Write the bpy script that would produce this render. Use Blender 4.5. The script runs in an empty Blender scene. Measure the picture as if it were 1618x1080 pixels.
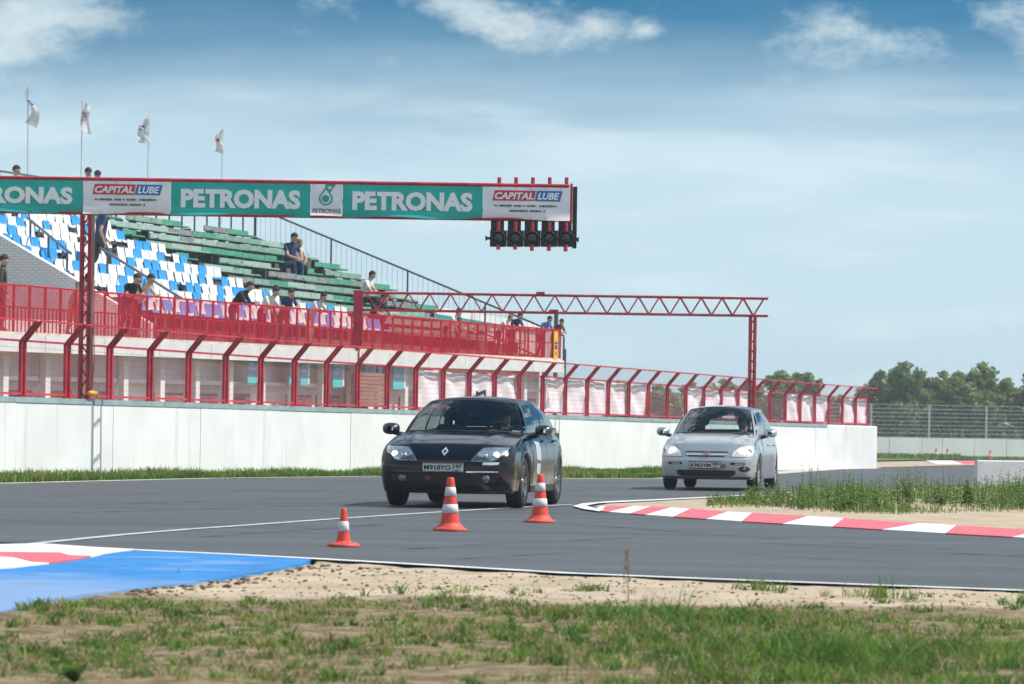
import bpy, bmesh, math, random
import numpy as np
from mathutils import Vector, Matrix, noise
from mathutils.bvhtree import BVHTree
from mathutils.geometry import delaunay_2d_cdt
R = math.radians
SC = bpy.context.scene
COL = SC.collection
random.seed(7)
RNG = np.random.default_rng(11)

# ------------------------------------------------------------------ camera
F, ROLL = 6000.0, 0.015          # focal length in photo pixels, slight camera roll
CR, SR = math.cos(ROLL), math.sin(ROLL)
cam = bpy.data.cameras.new('camera')
camo = bpy.data.objects.new('camera', cam)
COL.objects.link(camo)
cam.sensor_width = 36.0
cam.lens = 36.0 * F / 1618.0
cam.shift_y = 139.0 / 1618.0
cam.clip_start, cam.clip_end = 0.5, 6000.0
camo.matrix_world = Matrix(((CR, -SR, 0, 0), (0, 0, -1, 0), (SR, CR, 0, 1.0), (0, 0, 0, 1)))
cam.dof.use_dof = True
cam.dof.focus_distance = 50.0
cam.dof.aperture_fstop = 7.0
SC.camera = camo

# ------------------------------------------------------------------ light
SUN_EL, SUN_AZ = R(54), (1.0, -0.02)      # direction towards the sun, from the right
az = Vector((SUN_AZ[0], SUN_AZ[1], 0)).normalized()
SUN = Vector((az.x * math.cos(SUN_EL), az.y * math.cos(SUN_EL), math.sin(SUN_EL)))
sl = bpy.data.lights.new('sun', 'SUN')
sl.energy = 3.6
sl.angle = R(0.53)
sl.color = (1.0, 0.95, 0.88)
so = bpy.data.objects.new('sun', sl)
COL.objects.link(so)
so.rotation_euler = SUN.to_track_quat('Z', 'Y').to_euler()
so.location = (20, 0, 60)

SC.view_settings.view_transform = 'Standard'
SC.view_settings.look = 'None'
SC.view_settings.gamma = 1.0
SC.view_settings.exposure = 0.48
SC.view_settings.use_curve_mapping = False
try:
    SC.cycles.max_bounces = 8
    SC.cycles.transparent_max_bounces = 24
    SC.cycles.caustics_reflective = False
    SC.cycles.caustics_refractive = False
    SC.cycles.use_denoising = True
except Exception:
    pass


class NT:
    """small node-tree writer"""
    def __init__(s, tree):
        s.t = tree
        s.n = tree.nodes
        s.l = tree.links

    def node(s, kind, **kw):
        n = s.n.new(kind)
        for k, v in kw.items():
            if k[:2] == 'i_':
                n.inputs[k[2:].replace('_', ' ')].default_value = v
            else:
                setattr(n, k, v)
        return n

    def link(s, a, b):
        s.l.new(a, b)

    def math(s, op, a, b=None, c=None, clamp=False):
        n = s.n.new('ShaderNodeMath')
        n.operation = op
        n.use_clamp = clamp
        for i, v in enumerate((a, b, c)):
            if v is None:
                continue
            if isinstance(v, (int, float)):
                n.inputs[i].default_value = v
            else:
                s.l.new(v, n.inputs[i])
        return n.outputs[0]

    def mixc(s, fac, a, b, blend='MIX'):
        n = s.n.new('ShaderNodeMix')
        n.data_type = 'RGBA'
        n.blend_type = blend
        for inp, v in ((n.inputs[0], fac), (n.inputs[6], a), (n.inputs[7], b)):
            if isinstance(v, (int, float)):
                inp.default_value = v
            elif isinstance(v, tuple):
                inp.default_value = v if len(v) == 4 else (*v, 1)
            else:
                s.l.new(v, inp)
        return n.outputs[2]

    def smooth(s, v, lo, hi):
        n = s.n.new('ShaderNodeMapRange')
        n.interpolation_type = 'SMOOTHSTEP'
        n.inputs[1].default_value, n.inputs[2].default_value = lo, hi
        s.l.new(v, n.inputs[0])
        return n.outputs[0]


# sky: physical sky for the light, with fair-weather cloud and pale air near the horizon
world = bpy.data.worlds.new('World')
SC.world = world
world.use_nodes = True
wt = NT(world.node_tree)
wt.n.clear()
out = wt.node('ShaderNodeOutputWorld')
bg = wt.node('ShaderNodeBackground')
SKY_STRENGTH = 0.10
bg.inputs[1].default_value = SKY_STRENGTH
wt.link(bg.outputs[0], out.inputs[0])
tc = wt.node('ShaderNodeTexCoord')
sep = wt.node('ShaderNodeSeparateXYZ')
wt.link(tc.outputs['Generated'], sep.inputs[0])
sx, sy, sz = sep.outputs
hyp = wt.math('SQRT', wt.math('ADD', wt.math('MULTIPLY', sx, sx), wt.math('MULTIPLY', sy, sy)))
elev = wt.math('DIVIDE', sz, wt.math('MAXIMUM', hyp, 0.001))          # tangent of the elevation
elevc = wt.math('MAXIMUM', elev, 0.0)
sky = wt.node('ShaderNodeTexSky')
sky.sky_type = 'NISHITA'
sky.sun_disc = False
sky.sun_elevation = SUN_EL
sky.sun_rotation = math.atan2(az.x, az.y)
sky.altitude = 100
sky.air_density, sky.dust_density, sky.ozone_density = 1.0, 0.6, 2.0
comb = wt.node('ShaderNodeCombineXYZ')
wt.link(sx, comb.inputs[0]); wt.link(sy, comb.inputs[1])
wt.link(wt.math('MULTIPLY_ADD', wt.math('MAXIMUM', sz, 0.0), 4.0, 0.02), comb.inputs[2])
nrm = wt.node('ShaderNodeVectorMath', operation='NORMALIZE')
wt.link(comb.outputs[0], nrm.inputs[0])
wt.link(nrm.outputs[0], sky.inputs[0])
K = 1.0 / SKY_STRENGTH
base = wt.mixc(1.0, sky.outputs[0], (0.15, 0.66, 0.74), 'MULTIPLY')
# pale air low down, thinning with height
azim = wt.math('ARCTAN2', sx, sy)
cv = wt.node('ShaderNodeCombineXYZ')
wt.link(wt.math('MULTIPLY', azim, 1.0), cv.inputs[0])
wt.link(elevc, cv.inputs[1])
def wnoise(scale, sxx, syy, detail, rough, off):
    m = wt.node('ShaderNodeMapping')
    m.inputs['Scale'].default_value = (sxx, syy, 1)
    m.inputs['Location'].default_value = (off, off * 0.37, off * 1.7)
    wt.link(cv.outputs[0], m.inputs[0])
    n = wt.node('ShaderNodeTexNoise')
    n.inputs['Scale'].default_value = scale
    n.inputs['Detail'].default_value = detail
    n.inputs['Roughness'].default_value = rough
    wt.link(m.outputs[0], n.inputs['Vector'])
    return n.outputs[0]
n_band = wnoise(1.0, 9, 45, 4, 0.5, 3.1)
lowair = wt.math('SUBTRACT', 1.0, wt.smooth(wt.math('MULTIPLY_ADD', n_band, 0.03, wt.math('SUBTRACT', elevc, 0.015)), 0.064, 0.118))
c1 = wt.mixc(wt.math('MULTIPLY', lowair, 0.93), base, tuple(K * v for v in (0.455, 0.595, 0.665)))
# long soft sheets of cloud
n_sheet = wnoise(1.0, 12, 62, 5, 0.55, 7.7)
sheet = wt.math('MULTIPLY', wt.smooth(n_sheet, 0.46, 0.66), wt.math('SUBTRACT', 1.0, wt.smooth(elevc, 0.078, 0.10)))
c2 = wt.mixc(wt.math('MULTIPLY', sheet, 0.5), c1, tuple(K * v for v in (0.56, 0.67, 0.71)))
# heaped clouds, the ones in the photograph plus brighter unseen clouds added as fill light
blob = None
def add_blob(b, px, py, rx, ry, amp):
    u0, v0 = (px - 809) / F, (679 - py) / F
    du = wt.math('DIVIDE', wt.math('SUBTRACT', azim, u0), rx / F)
    dv = wt.math('DIVIDE', wt.math('SUBTRACT', elevc, v0), ry / F)
    d = wt.math('ADD', wt.math('MULTIPLY', du, du), wt.math('MULTIPLY', dv, dv))
    g = wt.math('MULTIPLY', wt.math('POWER', 2.718, wt.math('MULTIPLY', d, -1.0)), amp)
    return g if b is None else wt.math('ADD', b, g)
for q in ((60, 30, 120, 65, .62), (-60, 60, 130, 60, .5), (20, 104, 40, 16, .4), (745, 20, 110, 42, .62), (840, 60, 70, 30, .42), (520, -10, 80, 24, .42),
          (925, 38, 36, 26, .42), (1010, 44, 26, 14, .38), (1300, 40, 90, 60, .46), (1420, 60, 100, 32, .44), (1560, 10, 90, 40, .42), (1650, 60, 60, 50, .4)):
    blob = add_blob(blob, *q)
n_c = wnoise(1.0, 44, 74, 9, 0.66, 1.3)
n_all = wnoise(1.0, 7, 12, 3, 0.5, 12.3)
fill_clouds = wt.math('MULTIPLY', wt.smooth(n_all, 0.38, 0.52), wt.math('MULTIPLY', wt.smooth(elevc, 0.125, 0.20), wt.math('SUBTRACT', 1.0, wt.smooth(elevc, 0.75, 1.5))))  # clouds outside the view, added to light the shade; zenith left clear
dens = wt.math('ADD', wt.math('ADD', wt.math('MULTIPLY_ADD', n_c, 1.45, -.225), wt.math('MULTIPLY', blob, .92)), wt.math('MULTIPLY', fill_clouds, 0.55))
cl = wt.smooth(dens, 0.60, 1.20)
# lit tops and greyer undersides: compare density a little higher up
n_c2 = wnoise(1.0, 44, 74, 9, 0.66, 1.46)
ccol = wt.mixc(wt.smooth(n_c2, 0.36, 0.64), tuple(K * v for v in (0.44, 0.56, 0.61)), tuple(K * v for v in (0.58, 0.65, 0.655)))
ccol = wt.mixc(wt.smooth(elevc, 0.16, 0.5), ccol, tuple(K * v for v in (1.0, 1.02, 1.05)))  # unseen high cloud brightened to lift shaded surfaces
c3 = wt.mixc(wt.math('MULTIPLY', cl, 0.82), c2, ccol)
wt.link(c3, bg.inputs[0])

# ------------------------------------------------------------------ materials
MAT = {}
def mat(name, col, rough=0.6, metal=0.0, var=0.0, vscale=3.0, bump=0.0, bscale=20.0, spec=0.5, emit=None, estr=0.0, coat=0.0, coords='Object', detail=4.0, col2=None, lo=.35, hi=.65):
    """principled material with optional noise variation of colour and a fine bump"""
    if name in MAT:
        return MAT[name]
    m = bpy.data.materials.new(name)
    m.use_nodes = True
    t = NT(m.node_tree)
    b = t.n['Principled BSDF']
    b.inputs['Base Color'].default_value = (*col, 1)
    b.inputs['Roughness'].default_value = rough
    b.inputs['Metallic'].default_value = metal
    b.inputs['Specular IOR Level'].default_value = spec
    b.inputs['Coat Weight'].default_value = coat
    b.inputs['Coat Roughness'].default_value = 0.05
    if emit:
        b.inputs['Emission Color'].default_value = (*emit, 1)
        b.inputs['Emission Strength'].default_value = estr
    if var or bump or col2:
        tcn = t.node('ShaderNodeTexCoord')
        if var or col2:
            n = t.node('ShaderNodeTexNoise')
            n.inputs['Scale'].default_value = vscale
            n.inputs['Detail'].default_value = detail
            n.inputs['Roughness'].default_value = 0.6
            t.link(tcn.outputs[coords], n.inputs['Vector'])
            f = t.smooth(n.outputs[0], lo, hi)
            c2 = col2 if col2 else tuple(max(0, c * (1 - var)) for c in col)
            c1 = col if col2 else tuple(min(1, c * (1 + var)) for c in col)
            t.link(t.mixc(f, c2, c1), b.inputs['Base Color'])
        if bump:
            n2 = t.node('ShaderNodeTexNoise')
            n2.inputs['Scale'].default_value = bscale
            n2.inputs['Detail'].default_value = 5
            t.link(tcn.outputs[coords], n2.inputs['Vector'])
            bp = t.node('ShaderNodeBump')
            bp.inputs['Strength'].default_value = bump
            bp.inputs['Distance'].default_value = 0.02
            t.link(n2.outputs[0], bp.inputs['Height'])
            t.link(bp.outputs[0], b.inputs['Normal'])
    MAT[name] = m
    return m

def sheer(name, col, opacity, trans=0.4, wave=0.0):
    """net or thin cloth: lets part of the light straight through"""
    if name in MAT:
        return MAT[name]
    m = bpy.data.materials.new(name)
    m.use_nodes = True
    t = NT(m.node_tree)
    t.n.clear()
    o = t.node('ShaderNodeOutputMaterial')
    d = t.node('ShaderNodeBsdfDiffuse'); d.inputs[0].default_value = (*col, 1)
    tl = t.node('ShaderNodeBsdfTranslucent'); tl.inputs[0].default_value = (*col, 1)
    tr = t.node('ShaderNodeBsdfTransparent')
    m1 = t.node('ShaderNodeMixShader'); m1.inputs[0].default_value = trans
    t.link(d.outputs[0], m1.inputs[1]); t.link(tl.outputs[0], m1.inputs[2])
    m2 = t.node('ShaderNodeMixShader'); m2.inputs[0].default_value = opacity
    if wave:
        tcn = t.node('ShaderNodeTexCoord')
        n = t.node('ShaderNodeTexNoise'); n.inputs['Scale'].default_value = 2.2; n.inputs['Detail'].default_value = 4
        t.link(tcn.outputs['Object'], n.inputs['Vector'])
        t.link(t.math('MULTIPLY_ADD', n.outputs[0], wave * 2, opacity - wave, clamp=True), m2.inputs[0])
    t.link(tr.outputs[0], m2.inputs[1]); t.link(m1.outputs[0], m2.inputs[2])
    t.link(m2.outputs[0], o.inputs[0])
    MAT[name] = m
    return m

def glass(name, tint, refl=1.0):
    if name in MAT:
        return MAT[name]
    m = bpy.data.materials.new(name)
    m.use_nodes = True
    t = NT(m.node_tree)
    t.n.clear()
    o = t.node('ShaderNodeOutputMaterial')
    g = t.node('ShaderNodeBsdfGlossy'); g.inputs['Roughness'].default_value = 0.02
    tr = t.node('ShaderNodeBsdfTransparent'); tr.inputs[0].default_value = (*tint, 1)
    fr = t.node('ShaderNodeFresnel'); fr.inputs[0].default_value = 1.5
    mx = t.node('ShaderNodeMixShader')
    t.link(t.math('MULTIPLY', fr.outputs[0], refl, clamp=True), mx.inputs[0])
    t.link(tr.outputs[0], mx.inputs[1]); t.link(g.outputs[0], mx.inputs[2])
    t.link(mx.outputs[0], o.inputs[0])
    MAT[name] = m
    return m

# ------------------------------------------------------------------ object helpers
def thing(name, label, cat, loc=(0, 0, 0), rotz=0.0, group=None, kind=None):
    o = bpy.data.objects.new(name, None)
    o.empty_display_size = 0.2
    COL.objects.link(o)
    o.location = loc
    o.rotation_euler = (0, 0, rotz)
    o['label'] = label
    o['category'] = cat
    if group: o['group'] = group
    if kind: o['kind'] = kind
    return o

def tag(o, label=None, cat=None, group=None, kind=None):
    if label: o['label'] = label
    if cat: o['category'] = cat
    if group: o['group'] = group
    if kind: o['kind'] = kind
    return o

def link(name, me, parent=None, loc=(0, 0, 0), rot=(0, 0, 0), scale=(1, 1, 1)):
    o = bpy.data.objects.new(name, me)
    COL.objects.link(o)
    o.parent = parent
    o.location, o.rotation_euler, o.scale = loc, rot, scale
    return o

class MB:
    """collects vertices and faces and links them as one mesh object"""
    def __init__(s):
        s.v, s.f, s.m = [], [], []
        s.mi = 0

    def add(s, vs, fs):
        k = len(s.v)
        s.v += [tuple(p) for p in vs]
        s.f += [tuple(i + k for i in q) for q in fs]
        s.m += [s.mi] * len(fs)
        return s

    def box(s, c, d, ax=None, ay=None, az_=None):
        """box with centre c, full sizes d, along axes"""
        ax = Vector(ax or (1, 0, 0)); ay = Vector(ay or (0, 1, 0)); az_ = Vector(az_ or (0, 0, 1))
        c = Vector(c)
        vs = [c + ax * (d[0] / 2 * i) + ay * (d[1] / 2 * j) + az_ * (d[2] / 2 * k) for k in (-1, 1) for j in (-1, 1) for i in (-1, 1)]
        return s.add(vs, [(0, 2, 3, 1), (4, 5, 7, 6), (0, 1, 5, 4), (2, 6, 7, 3), (0, 4, 6, 2), (1, 3, 7, 5)])

    def bar(s, a, b, w, h=None, up=(0, 0, 1)):
        """square bar from a to b"""
        a, b = Vector(a), Vector(b)
        h = h or w
        d = b - a
        L = d.length
        if L < 1e-6: return s
        d /= L
        u = Vector(up)
        if abs(d.dot(u)) > 0.98: u = Vector((1, 0, 0)) if abs(d.x) < 0.9 else Vector((0, 1, 0))
        r = d.cross(u).normalized()
        u = r.cross(d).normalized()
        return s.box((a + b) / 2, (w, L, h), r, d, u)

    def tube(s, pts, r, n=8, cap=True):
        pts = [Vector(p) for p in pts]
        rs = r if isinstance(r, (list, tuple)) else [r] * len(pts)
        k0 = len(s.v)
        ref = None
        rings = []
        for i, p in enumerate(pts):
            d = (pts[min(i + 1, len(pts) - 1)] - pts[max(i - 1, 0)]).normalized()
            if ref is None:
                ref = Vector((0, 0, 1)) if abs(d.z) < 0.9 else Vector((1, 0, 0))
            x = d.cross(ref).normalized()
            y = x.cross(d).normalized()
            ref = y
            rings.append([p + (x * math.cos(2 * math.pi * j / n) + y * math.sin(2 * math.pi * j / n)) * rs[i] for j in range(n)])
        vs = [p for ring in rings for p in ring]
        fs = []
        for i in range(len(pts) - 1):
            for j in range(n):
                fs.append((i * n + j, i * n + (j + 1) % n, (i + 1) * n + (j + 1) % n, (i + 1) * n + j))
        if cap:
            fs.append(tuple(range(n - 1, -1, -1)))
            fs.append(tuple((len(pts) - 1) * n + j for j in range(n)))
        return s.add(vs, fs)

    def lathe(s, prof, n=24, c=(0, 0, 0), axis='z'):
        """profile of (radius, height) turned about an axis through c"""
        c = Vector(c)
        vs, fs = [], []
        for r, h in prof:
            for j in range(n):
                a = 2 * math.pi * j / n
                x, y = r * math.cos(a), r * math.sin(a)
                vs.append(c + (Vector((x, y, h)) if axis == 'z' else Vector((h, x, y)) if axis == 'x' else Vector((y, h, x))))
        for i in range(len(prof) - 1):
            for j in range(n):
                fs.append((i * n + j, i * n + (j + 1) % n, (i + 1) * n + (j + 1) % n, (i + 1) * n + j))
        return s.add(vs, fs)

    def grid(s, rows):
        """rows of equal numbers of points"""
        n = len(rows[0])
        vs = [p for r in rows for p in r]
        fs = []
        for i in range(len(rows) - 1):
            for j in range(n - 1):
                fs.append((i * n + j, i * n + j + 1, (i + 1) * n + j + 1, (i + 1) * n + j))
        return s.add(vs, fs)

    def prism(s, poly, a, b):
        """polygon of 3-D points extruded by vector b-a"""
        n = len(poly)
        off = Vector(b) - Vector(a)
        p = [Vector(q) for q in poly]
        vs = p + [q + off for q in p]
        fs = [tuple(range(n - 1, -1, -1)), tuple(range(n, 2 * n))]
        fs += [(i, (i + 1) % n, n + (i + 1) % n, n + i) for i in range(n)]
        return s.add(vs, fs)

    def mesh(s, name, mats, smooth=False, origin=None, fix=True):
        me = bpy.data.meshes.new(name)
        v = s.v
        if origin is not None:
            o = Vector(origin)
            v = [tuple(Vector(p) - o) for p in v]
        me.from_pydata(v, [], s.f)
        if not isinstance(mats, (list, tuple)): mats = [mats]
        for m in mats: me.materials.append(m)
        if len(mats) > 1:
            me.polygons.foreach_set('material_index', s.m)
        if fix:
            b = bmesh.new(); b.from_mesh(me)
            bmesh.ops.recalc_face_normals(b, faces=b.faces)
            b.to_mesh(me); b.free()
        if smooth:
            me.polygons.foreach_set('use_smooth', [True] * len(me.polygons))
        me.update()
        return me

    def build(s, name, mats, parent=None, smooth=False, origin=None, fix=True):
        """origin: world point that the parent stands at (vertices given in world)"""
        me = s.mesh(name, mats, smooth, origin, fix)
        return link(name, me, parent)

def solid(name, label, cat, mb, mats, group=None, kind=None, smooth=False, loc=None, fix=True):
    """a thing that is one mesh, its origin at its base"""
    loc = Vector(loc) if loc is not None else Vector((0, 0, 0))
    o = mb.build(name, mats, None, smooth, loc, fix)
    o.location = loc
    return tag(o, label, cat, group, kind)

# ------------------------------------------------------------------ the lie of the land
def zg(Y):
    """the circuit falls gently away beyond the cars"""
    return -0.0025 * (min(max(Y, 72.0), 330.0) - 72.0)

def uv(px, py):
    u, v = px - 809.0, 679.0 - py
    return u * CR - v * SR, u * SR + v * CR

def at(px, py, Y):
    a, b = uv(px, py)
    return Vector((a / F * Y, Y, 1 + b / F * Y))

def ground(px, py, z0=0.0):
    a, b = uv(px, py)
    Y = -F * (1 - z0) / b
    if Y > 72: Y = -(0.82 - z0) / (b / F + 0.0025)
    return Vector((a / F * Y, Y, 1 + b / F * Y))

WA, WB = ground(0, 755), ground(1385, 740)      # foot of the long white wall
WL = (WB.xy - WA.xy).length
WU = (WB.xy - WA.xy) / WL                        # along the wall, away from the camera
WN = Vector((-WU.y, WU.x))                       # behind the wall
U3, N3 = Vector((WU.x, WU.y, 0)), Vector((WN.x, WN.y, 0))

def W(t, m, z=0.0):
    p = WA.xy + WU * t + WN * m
    return Vector((p.x, p.y, z))

def tz(px, py, m):
    """distance along the wall and height of what stands m behind it at a photo point"""
    q = uv(px, py)[0] / F
    lo, hi = -40.0, 200.0
    for _ in range(50):
        t = (lo + hi) / 2
        p = W(t, m)
        if p.x / p.y < q: lo = t
        else: hi = t
    p = W(t, m)
    return t, at(px, py, p.y).z

def lerp(a, b, t): return a + (b - a) * t
def interp(x, tab):
    if x <= tab[0][0]: return tab[0][1]
    for (a, fa), (b, fb) in zip(tab, tab[1:]):
        if x <= b: return fa + (fb - fa) * (x - a) / (b - a)
    return tab[-1][1]
ORD = ['first', 'second', 'third', 'fourth', 'fifth', 'sixth', 'seventh', 'eighth', 'ninth', 'tenth', 'eleventh', 'twelfth', 'thirteenth', 'fourteenth',
       'fifteenth', 'sixteenth', 'seventeenth', 'eighteenth', 'nineteenth', 'twentieth', 'twenty-first', 'twenty-second', 'twenty-third', 'twenty-fourth', 'twenty-fifth',
       'twenty-sixth', 'twenty-seventh', 'twenty-eighth']
# ------------------------------------------------------------------ ground, track, kerbs
M_dirt = mat('sandy_dirt', (0.56, 0.455, 0.335), 0.95, var=0, col2=(0.40, 0.315, 0.225), vscale=1.6, bump=0.5, bscale=26, spec=0.1, lo=.3, hi=.7)
def add_specks(m, scale, lo, hi, col, amt=1.0):
    """small dark or pale bits mixed into a material's own colour"""
    t = NT(m.node_tree)
    b = t.n['Principled BSDF']
    tcn = t.node('ShaderNodeTexCoord')
    v = t.node('ShaderNodeTexNoise'); v.inputs['Scale'].default_value = scale; v.inputs['Detail'].default_value = 3
    t.link(tcn.outputs['Object'], v.inputs['Vector'])
    src = b.inputs['Base Color'].links
    cur = src[0].from_socket if src else tuple(b.inputs['Base Color'].default_value)
    t.link(t.mixc(t.math('MULTIPLY', t.smooth(v.outputs[0], lo, hi), amt), cur, col), b.inputs['Base Color'])
add_specks(M_dirt, 16, .62, .72, (0.17, 0.13, 0.09), 0.8)
add_specks(M_dirt, 55, .64, .72, (0.66, 0.57, 0.45), 0.7)

M_sand = M_dirt.copy(); M_sand.name = 'loose_sand'
def soil_by_distance(m):
    """browner, humus-rich soil where the grass grows, pale sand next to the asphalt"""
    t = NT(m.node_tree); b = t.n['Principled BSDF']
    tcn = t.node('ShaderNodeTexCoord'); sp = t.node('ShaderNodeSeparateXYZ'); t.link(tcn.outputs['Object'], sp.inputs[0])
    n = t.node('ShaderNodeTexNoise'); n.inputs['Scale'].default_value = .8; n.inputs['Detail'].default_value = 5
    t.link(tcn.outputs['Object'], n.inputs['Vector'])
    yy = t.math('MULTIPLY_ADD', n.outputs[0], 2.6, t.math('SUBTRACT', sp.outputs[1], 1.3))
    n2 = t.node('ShaderNodeTexNoise'); n2.inputs['Scale'].default_value = 7; n2.inputs['Detail'].default_value = 6
    t.link(tcn.outputs['Object'], n2.inputs['Vector'])
    soil = t.mixc(t.smooth(n2.outputs[0], .38, .62), (0.150, 0.112, 0.062), (0.29, 0.225, 0.142))
    t.link(t.mixc(t.smooth(yy, 21.8, 23.2), soil, b.inputs['Base Color'].links[0].from_socket), b.inputs['Base Color'])
soil_by_distance(M_dirt)

def streaky(name, c1, c2, rough, sx_, sy_, fine=0.25, spec=0.5):
    m = bpy.data.materials.new(name); m.use_nodes = True
    t = NT(m.node_tree); b = t.n['Principled BSDF']
    tcn = t.node('ShaderNodeTexCoord')
    mp = t.node('ShaderNodeMapping'); mp.inputs['Scale'].default_value = (sx_, sy_, 1)
    t.link(tcn.outputs['Object'], mp.inputs[0])
    n = t.node('ShaderNodeTexNoise'); n.inputs['Scale'].default_value = 1.0; n.inputs['Detail'].default_value = 6; n.inputs['Roughness'].default_value = .62
    t.link(mp.outputs[0], n.inputs['Vector'])
    n2 = t.node('ShaderNodeTexNoise'); n2.inputs['Scale'].default_value = 60.0; n2.inputs['Detail'].default_value = 2
    t.link(tcn.outputs['Object'], n2.inputs['Vector'])
    c = t.mixc(t.smooth(n.outputs[0], .3, .7), c1, c2)
    mp2 = t.node('ShaderNodeMapping'); mp2.inputs['Scale'].default_value = (sx_ * .35, sy_ * .28, 1); mp2.inputs['Rotation'].default_value = (0, 0, .12)
    t.link(tcn.outputs['Object'], mp2.inputs[0])
    n3 = t.node('ShaderNodeTexNoise'); n3.inputs['Scale'].default_value = 1.0; n3.inputs['Detail'].default_value = 8; n3.inputs['Roughness'].default_value = .7
    t.link(mp2.outputs[0], n3.inputs['Vector'])
    c = t.mixc(t.math('MULTIPLY', t.smooth(n3.outputs[0], .48, .66), .5), c, tuple(v * .55 for v in c1))
    vo = t.node('ShaderNodeTexNoise'); vo.inputs['Scale'].default_value = 9.0; vo.inputs['Detail'].default_value = 2
    t.link(tcn.outputs['Object'], vo.inputs['Vector'])
    c = t.mixc(t.math('MULTIPLY', t.smooth(vo.outputs[0], .70, .76), .6), c, (.30, .29, .27))
    g = t.math('MULTIPLY_ADD', n2.outputs[0], fine * 2, 1 - fine)
    gc = t.node('ShaderNodeCombineColor')
    for i in range(3): t.link(g, gc.inputs[i])
    t.link(t.mixc(1.0, c, gc.outputs[0], 'MULTIPLY'), b.inputs['Base Color'])
    b.inputs['Roughness'].default_value = rough
    b.inputs['Specular IOR Level'].default_value = spec
    bp = t.node('ShaderNodeBump'); bp.inputs['Strength'].default_value = .25; bp.inputs['Distance'].default_value = .006
    t.link(n2.outputs[0], bp.inputs['Height']); t.link(bp.outputs[0], b.inputs['Normal'])
    MAT[name] = m
    return m
M_asph = streaky('asphalt', (0.060, 0.067, 0.074), (0.100, 0.107, 0.113), 0.58, 0.10, 0.95, 0.2, 0.45)
M_rub = streaky('rubbered_asphalt', (0.055, 0.058, 0.064), (0.085, 0.088, 0.094), 0.7, 0.12, 1.1, 0.2, 0.35)
M_worn = mat('worn_line_paint', (0.50, 0.51, 0.52), 0.7, var=.25, vscale=6)
M_line = mat('road_paint_white', (0.74, 0.74, 0.74), 0.6, var=.12, vscale=3)
M_kw = mat('kerb_white', (0.80, 0.79, 0.80), 0.6, var=.06, vscale=5)
M_kr = mat('kerb_red', (0.68, 0.13, 0.165), 0.6, var=.12, vscale=4)
M_blue = mat('runoff_blue', (0.014, 0.215, 0.56), 0.6, var=.15, vscale=2.5)
add_specks(M_blue, 1.1, .52, .72, (0.22, 0.36, 0.60), 0.55)
add_specks(M_blue, 30, .68, .74, (0.02, 0.07, 0.16), 0.8)
M_pad = mat('pale_concrete_ground', (0.52, 0.50, 0.47), 0.8, var=.15, vscale=1.5)

def dusty(m):
    t = NT(m.node_tree); b = t.n['Principled BSDF']
    tcn = t.node('ShaderNodeTexCoord'); sp = t.node('ShaderNodeSeparateXYZ'); t.link(tcn.outputs['Object'], sp.inputs[0])
    n = t.node('ShaderNodeTexNoise'); n.inputs['Scale'].default_value = 1.0; n.inputs['Detail'].default_value = 6
    mp = t.node('ShaderNodeMapping'); mp.inputs['Scale'].default_value = (.7, 1.6, 1); t.link(tcn.outputs['Object'], mp.inputs[0]); t.link(mp.outputs[0], n.inputs['Vector'])
    yy = t.math('ADD', t.math('MULTIPLY', n.outputs[0], 2.4), t.math('MULTIPLY_ADD', sp.outputs[0], .8, sp.outputs[1]))
    t.link(t.mixc(t.math('MULTIPLY', t.math('SUBTRACT', 1.0, t.smooth(yy, 21.6, 24.6)), .45), b.inputs['Base Color'].links[0].from_socket, (0.42, 0.47, 0.56)), b.inputs['Base Color'])
dusty(M_blue)

def clip(poly, Y0, keep_near):
    outp = []
    for i, p in enumerate(poly):
        q = poly[(i + 1) % len(poly)]
        ip, iq = (p.y <= Y0) == keep_near, (q.y <= Y0) == keep_near
        if ip: outp.append(p)
        if ip != iq:
            k = (Y0 - p.y) / (q.y - p.y)
            outp.append(p.lerp(q, k))
    return outp

def sheet(name, pts, z, m, kind='structure', parent=None, thick=0.0):
    """flat painted or paved area from ground points (world XY), laid z above the land"""
    mb = MB()
    P2 = [Vector((p[0], p[1])) for p in pts]
    for near in (True, False):
        pl = clip(P2, 72.0, near)
        if len(pl) >= 3:
            mb.add([(p.x, p.y, zg(p.y) + z) for p in pl], [tuple(range(len(pl)))])
            if thick:
                n = len(pl)
                a = [(p.x, p.y, zg(p.y) + z) for p in pl]; b = [(p.x, p.y, zg(p.y) + z - thick) for p in pl]
                mb.add(a + b, [(i, (i + 1) % n, n + (i + 1) % n, n + i) for i in range(n)])
    me = mb.mesh(name, m, fix=False)
    for p in me.polygons:                      # face up
        pass
    b = bmesh.new(); b.from_mesh(me)
    for f in b.faces:
        f.normal_update()
        if len(f.verts) > 2 and abs(f.normal.z) > .5 and f.normal.z < 0: f.normal_flip()
    b.to_mesh(me); b.free()
    o = link(name, me, parent)
    if kind and parent is None: o['kind'] = kind
    return o

def gp(lst): return [ground(x, y).xy for x, y in lst]

# base land, one sheet to the horizon
mb = MB()
ys = [2, 6, 10, 40, 72, 120, 200, 330, 800, 2500]
xs = [-2500, -600, -150, -40, 0, 40, 150, 600, 2500]
mb.grid([[(x, y, zg(y) - 0.10) for x in xs] for y in ys])
M_land = mat('dry_land', (0.20, 0.20, 0.085), 0.95, var=0, col2=(0.33, 0.26, 0.17), vscale=.15, spec=.1)
tag(mb.build('ground', M_land, None, fix=False), kind='structure')

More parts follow.
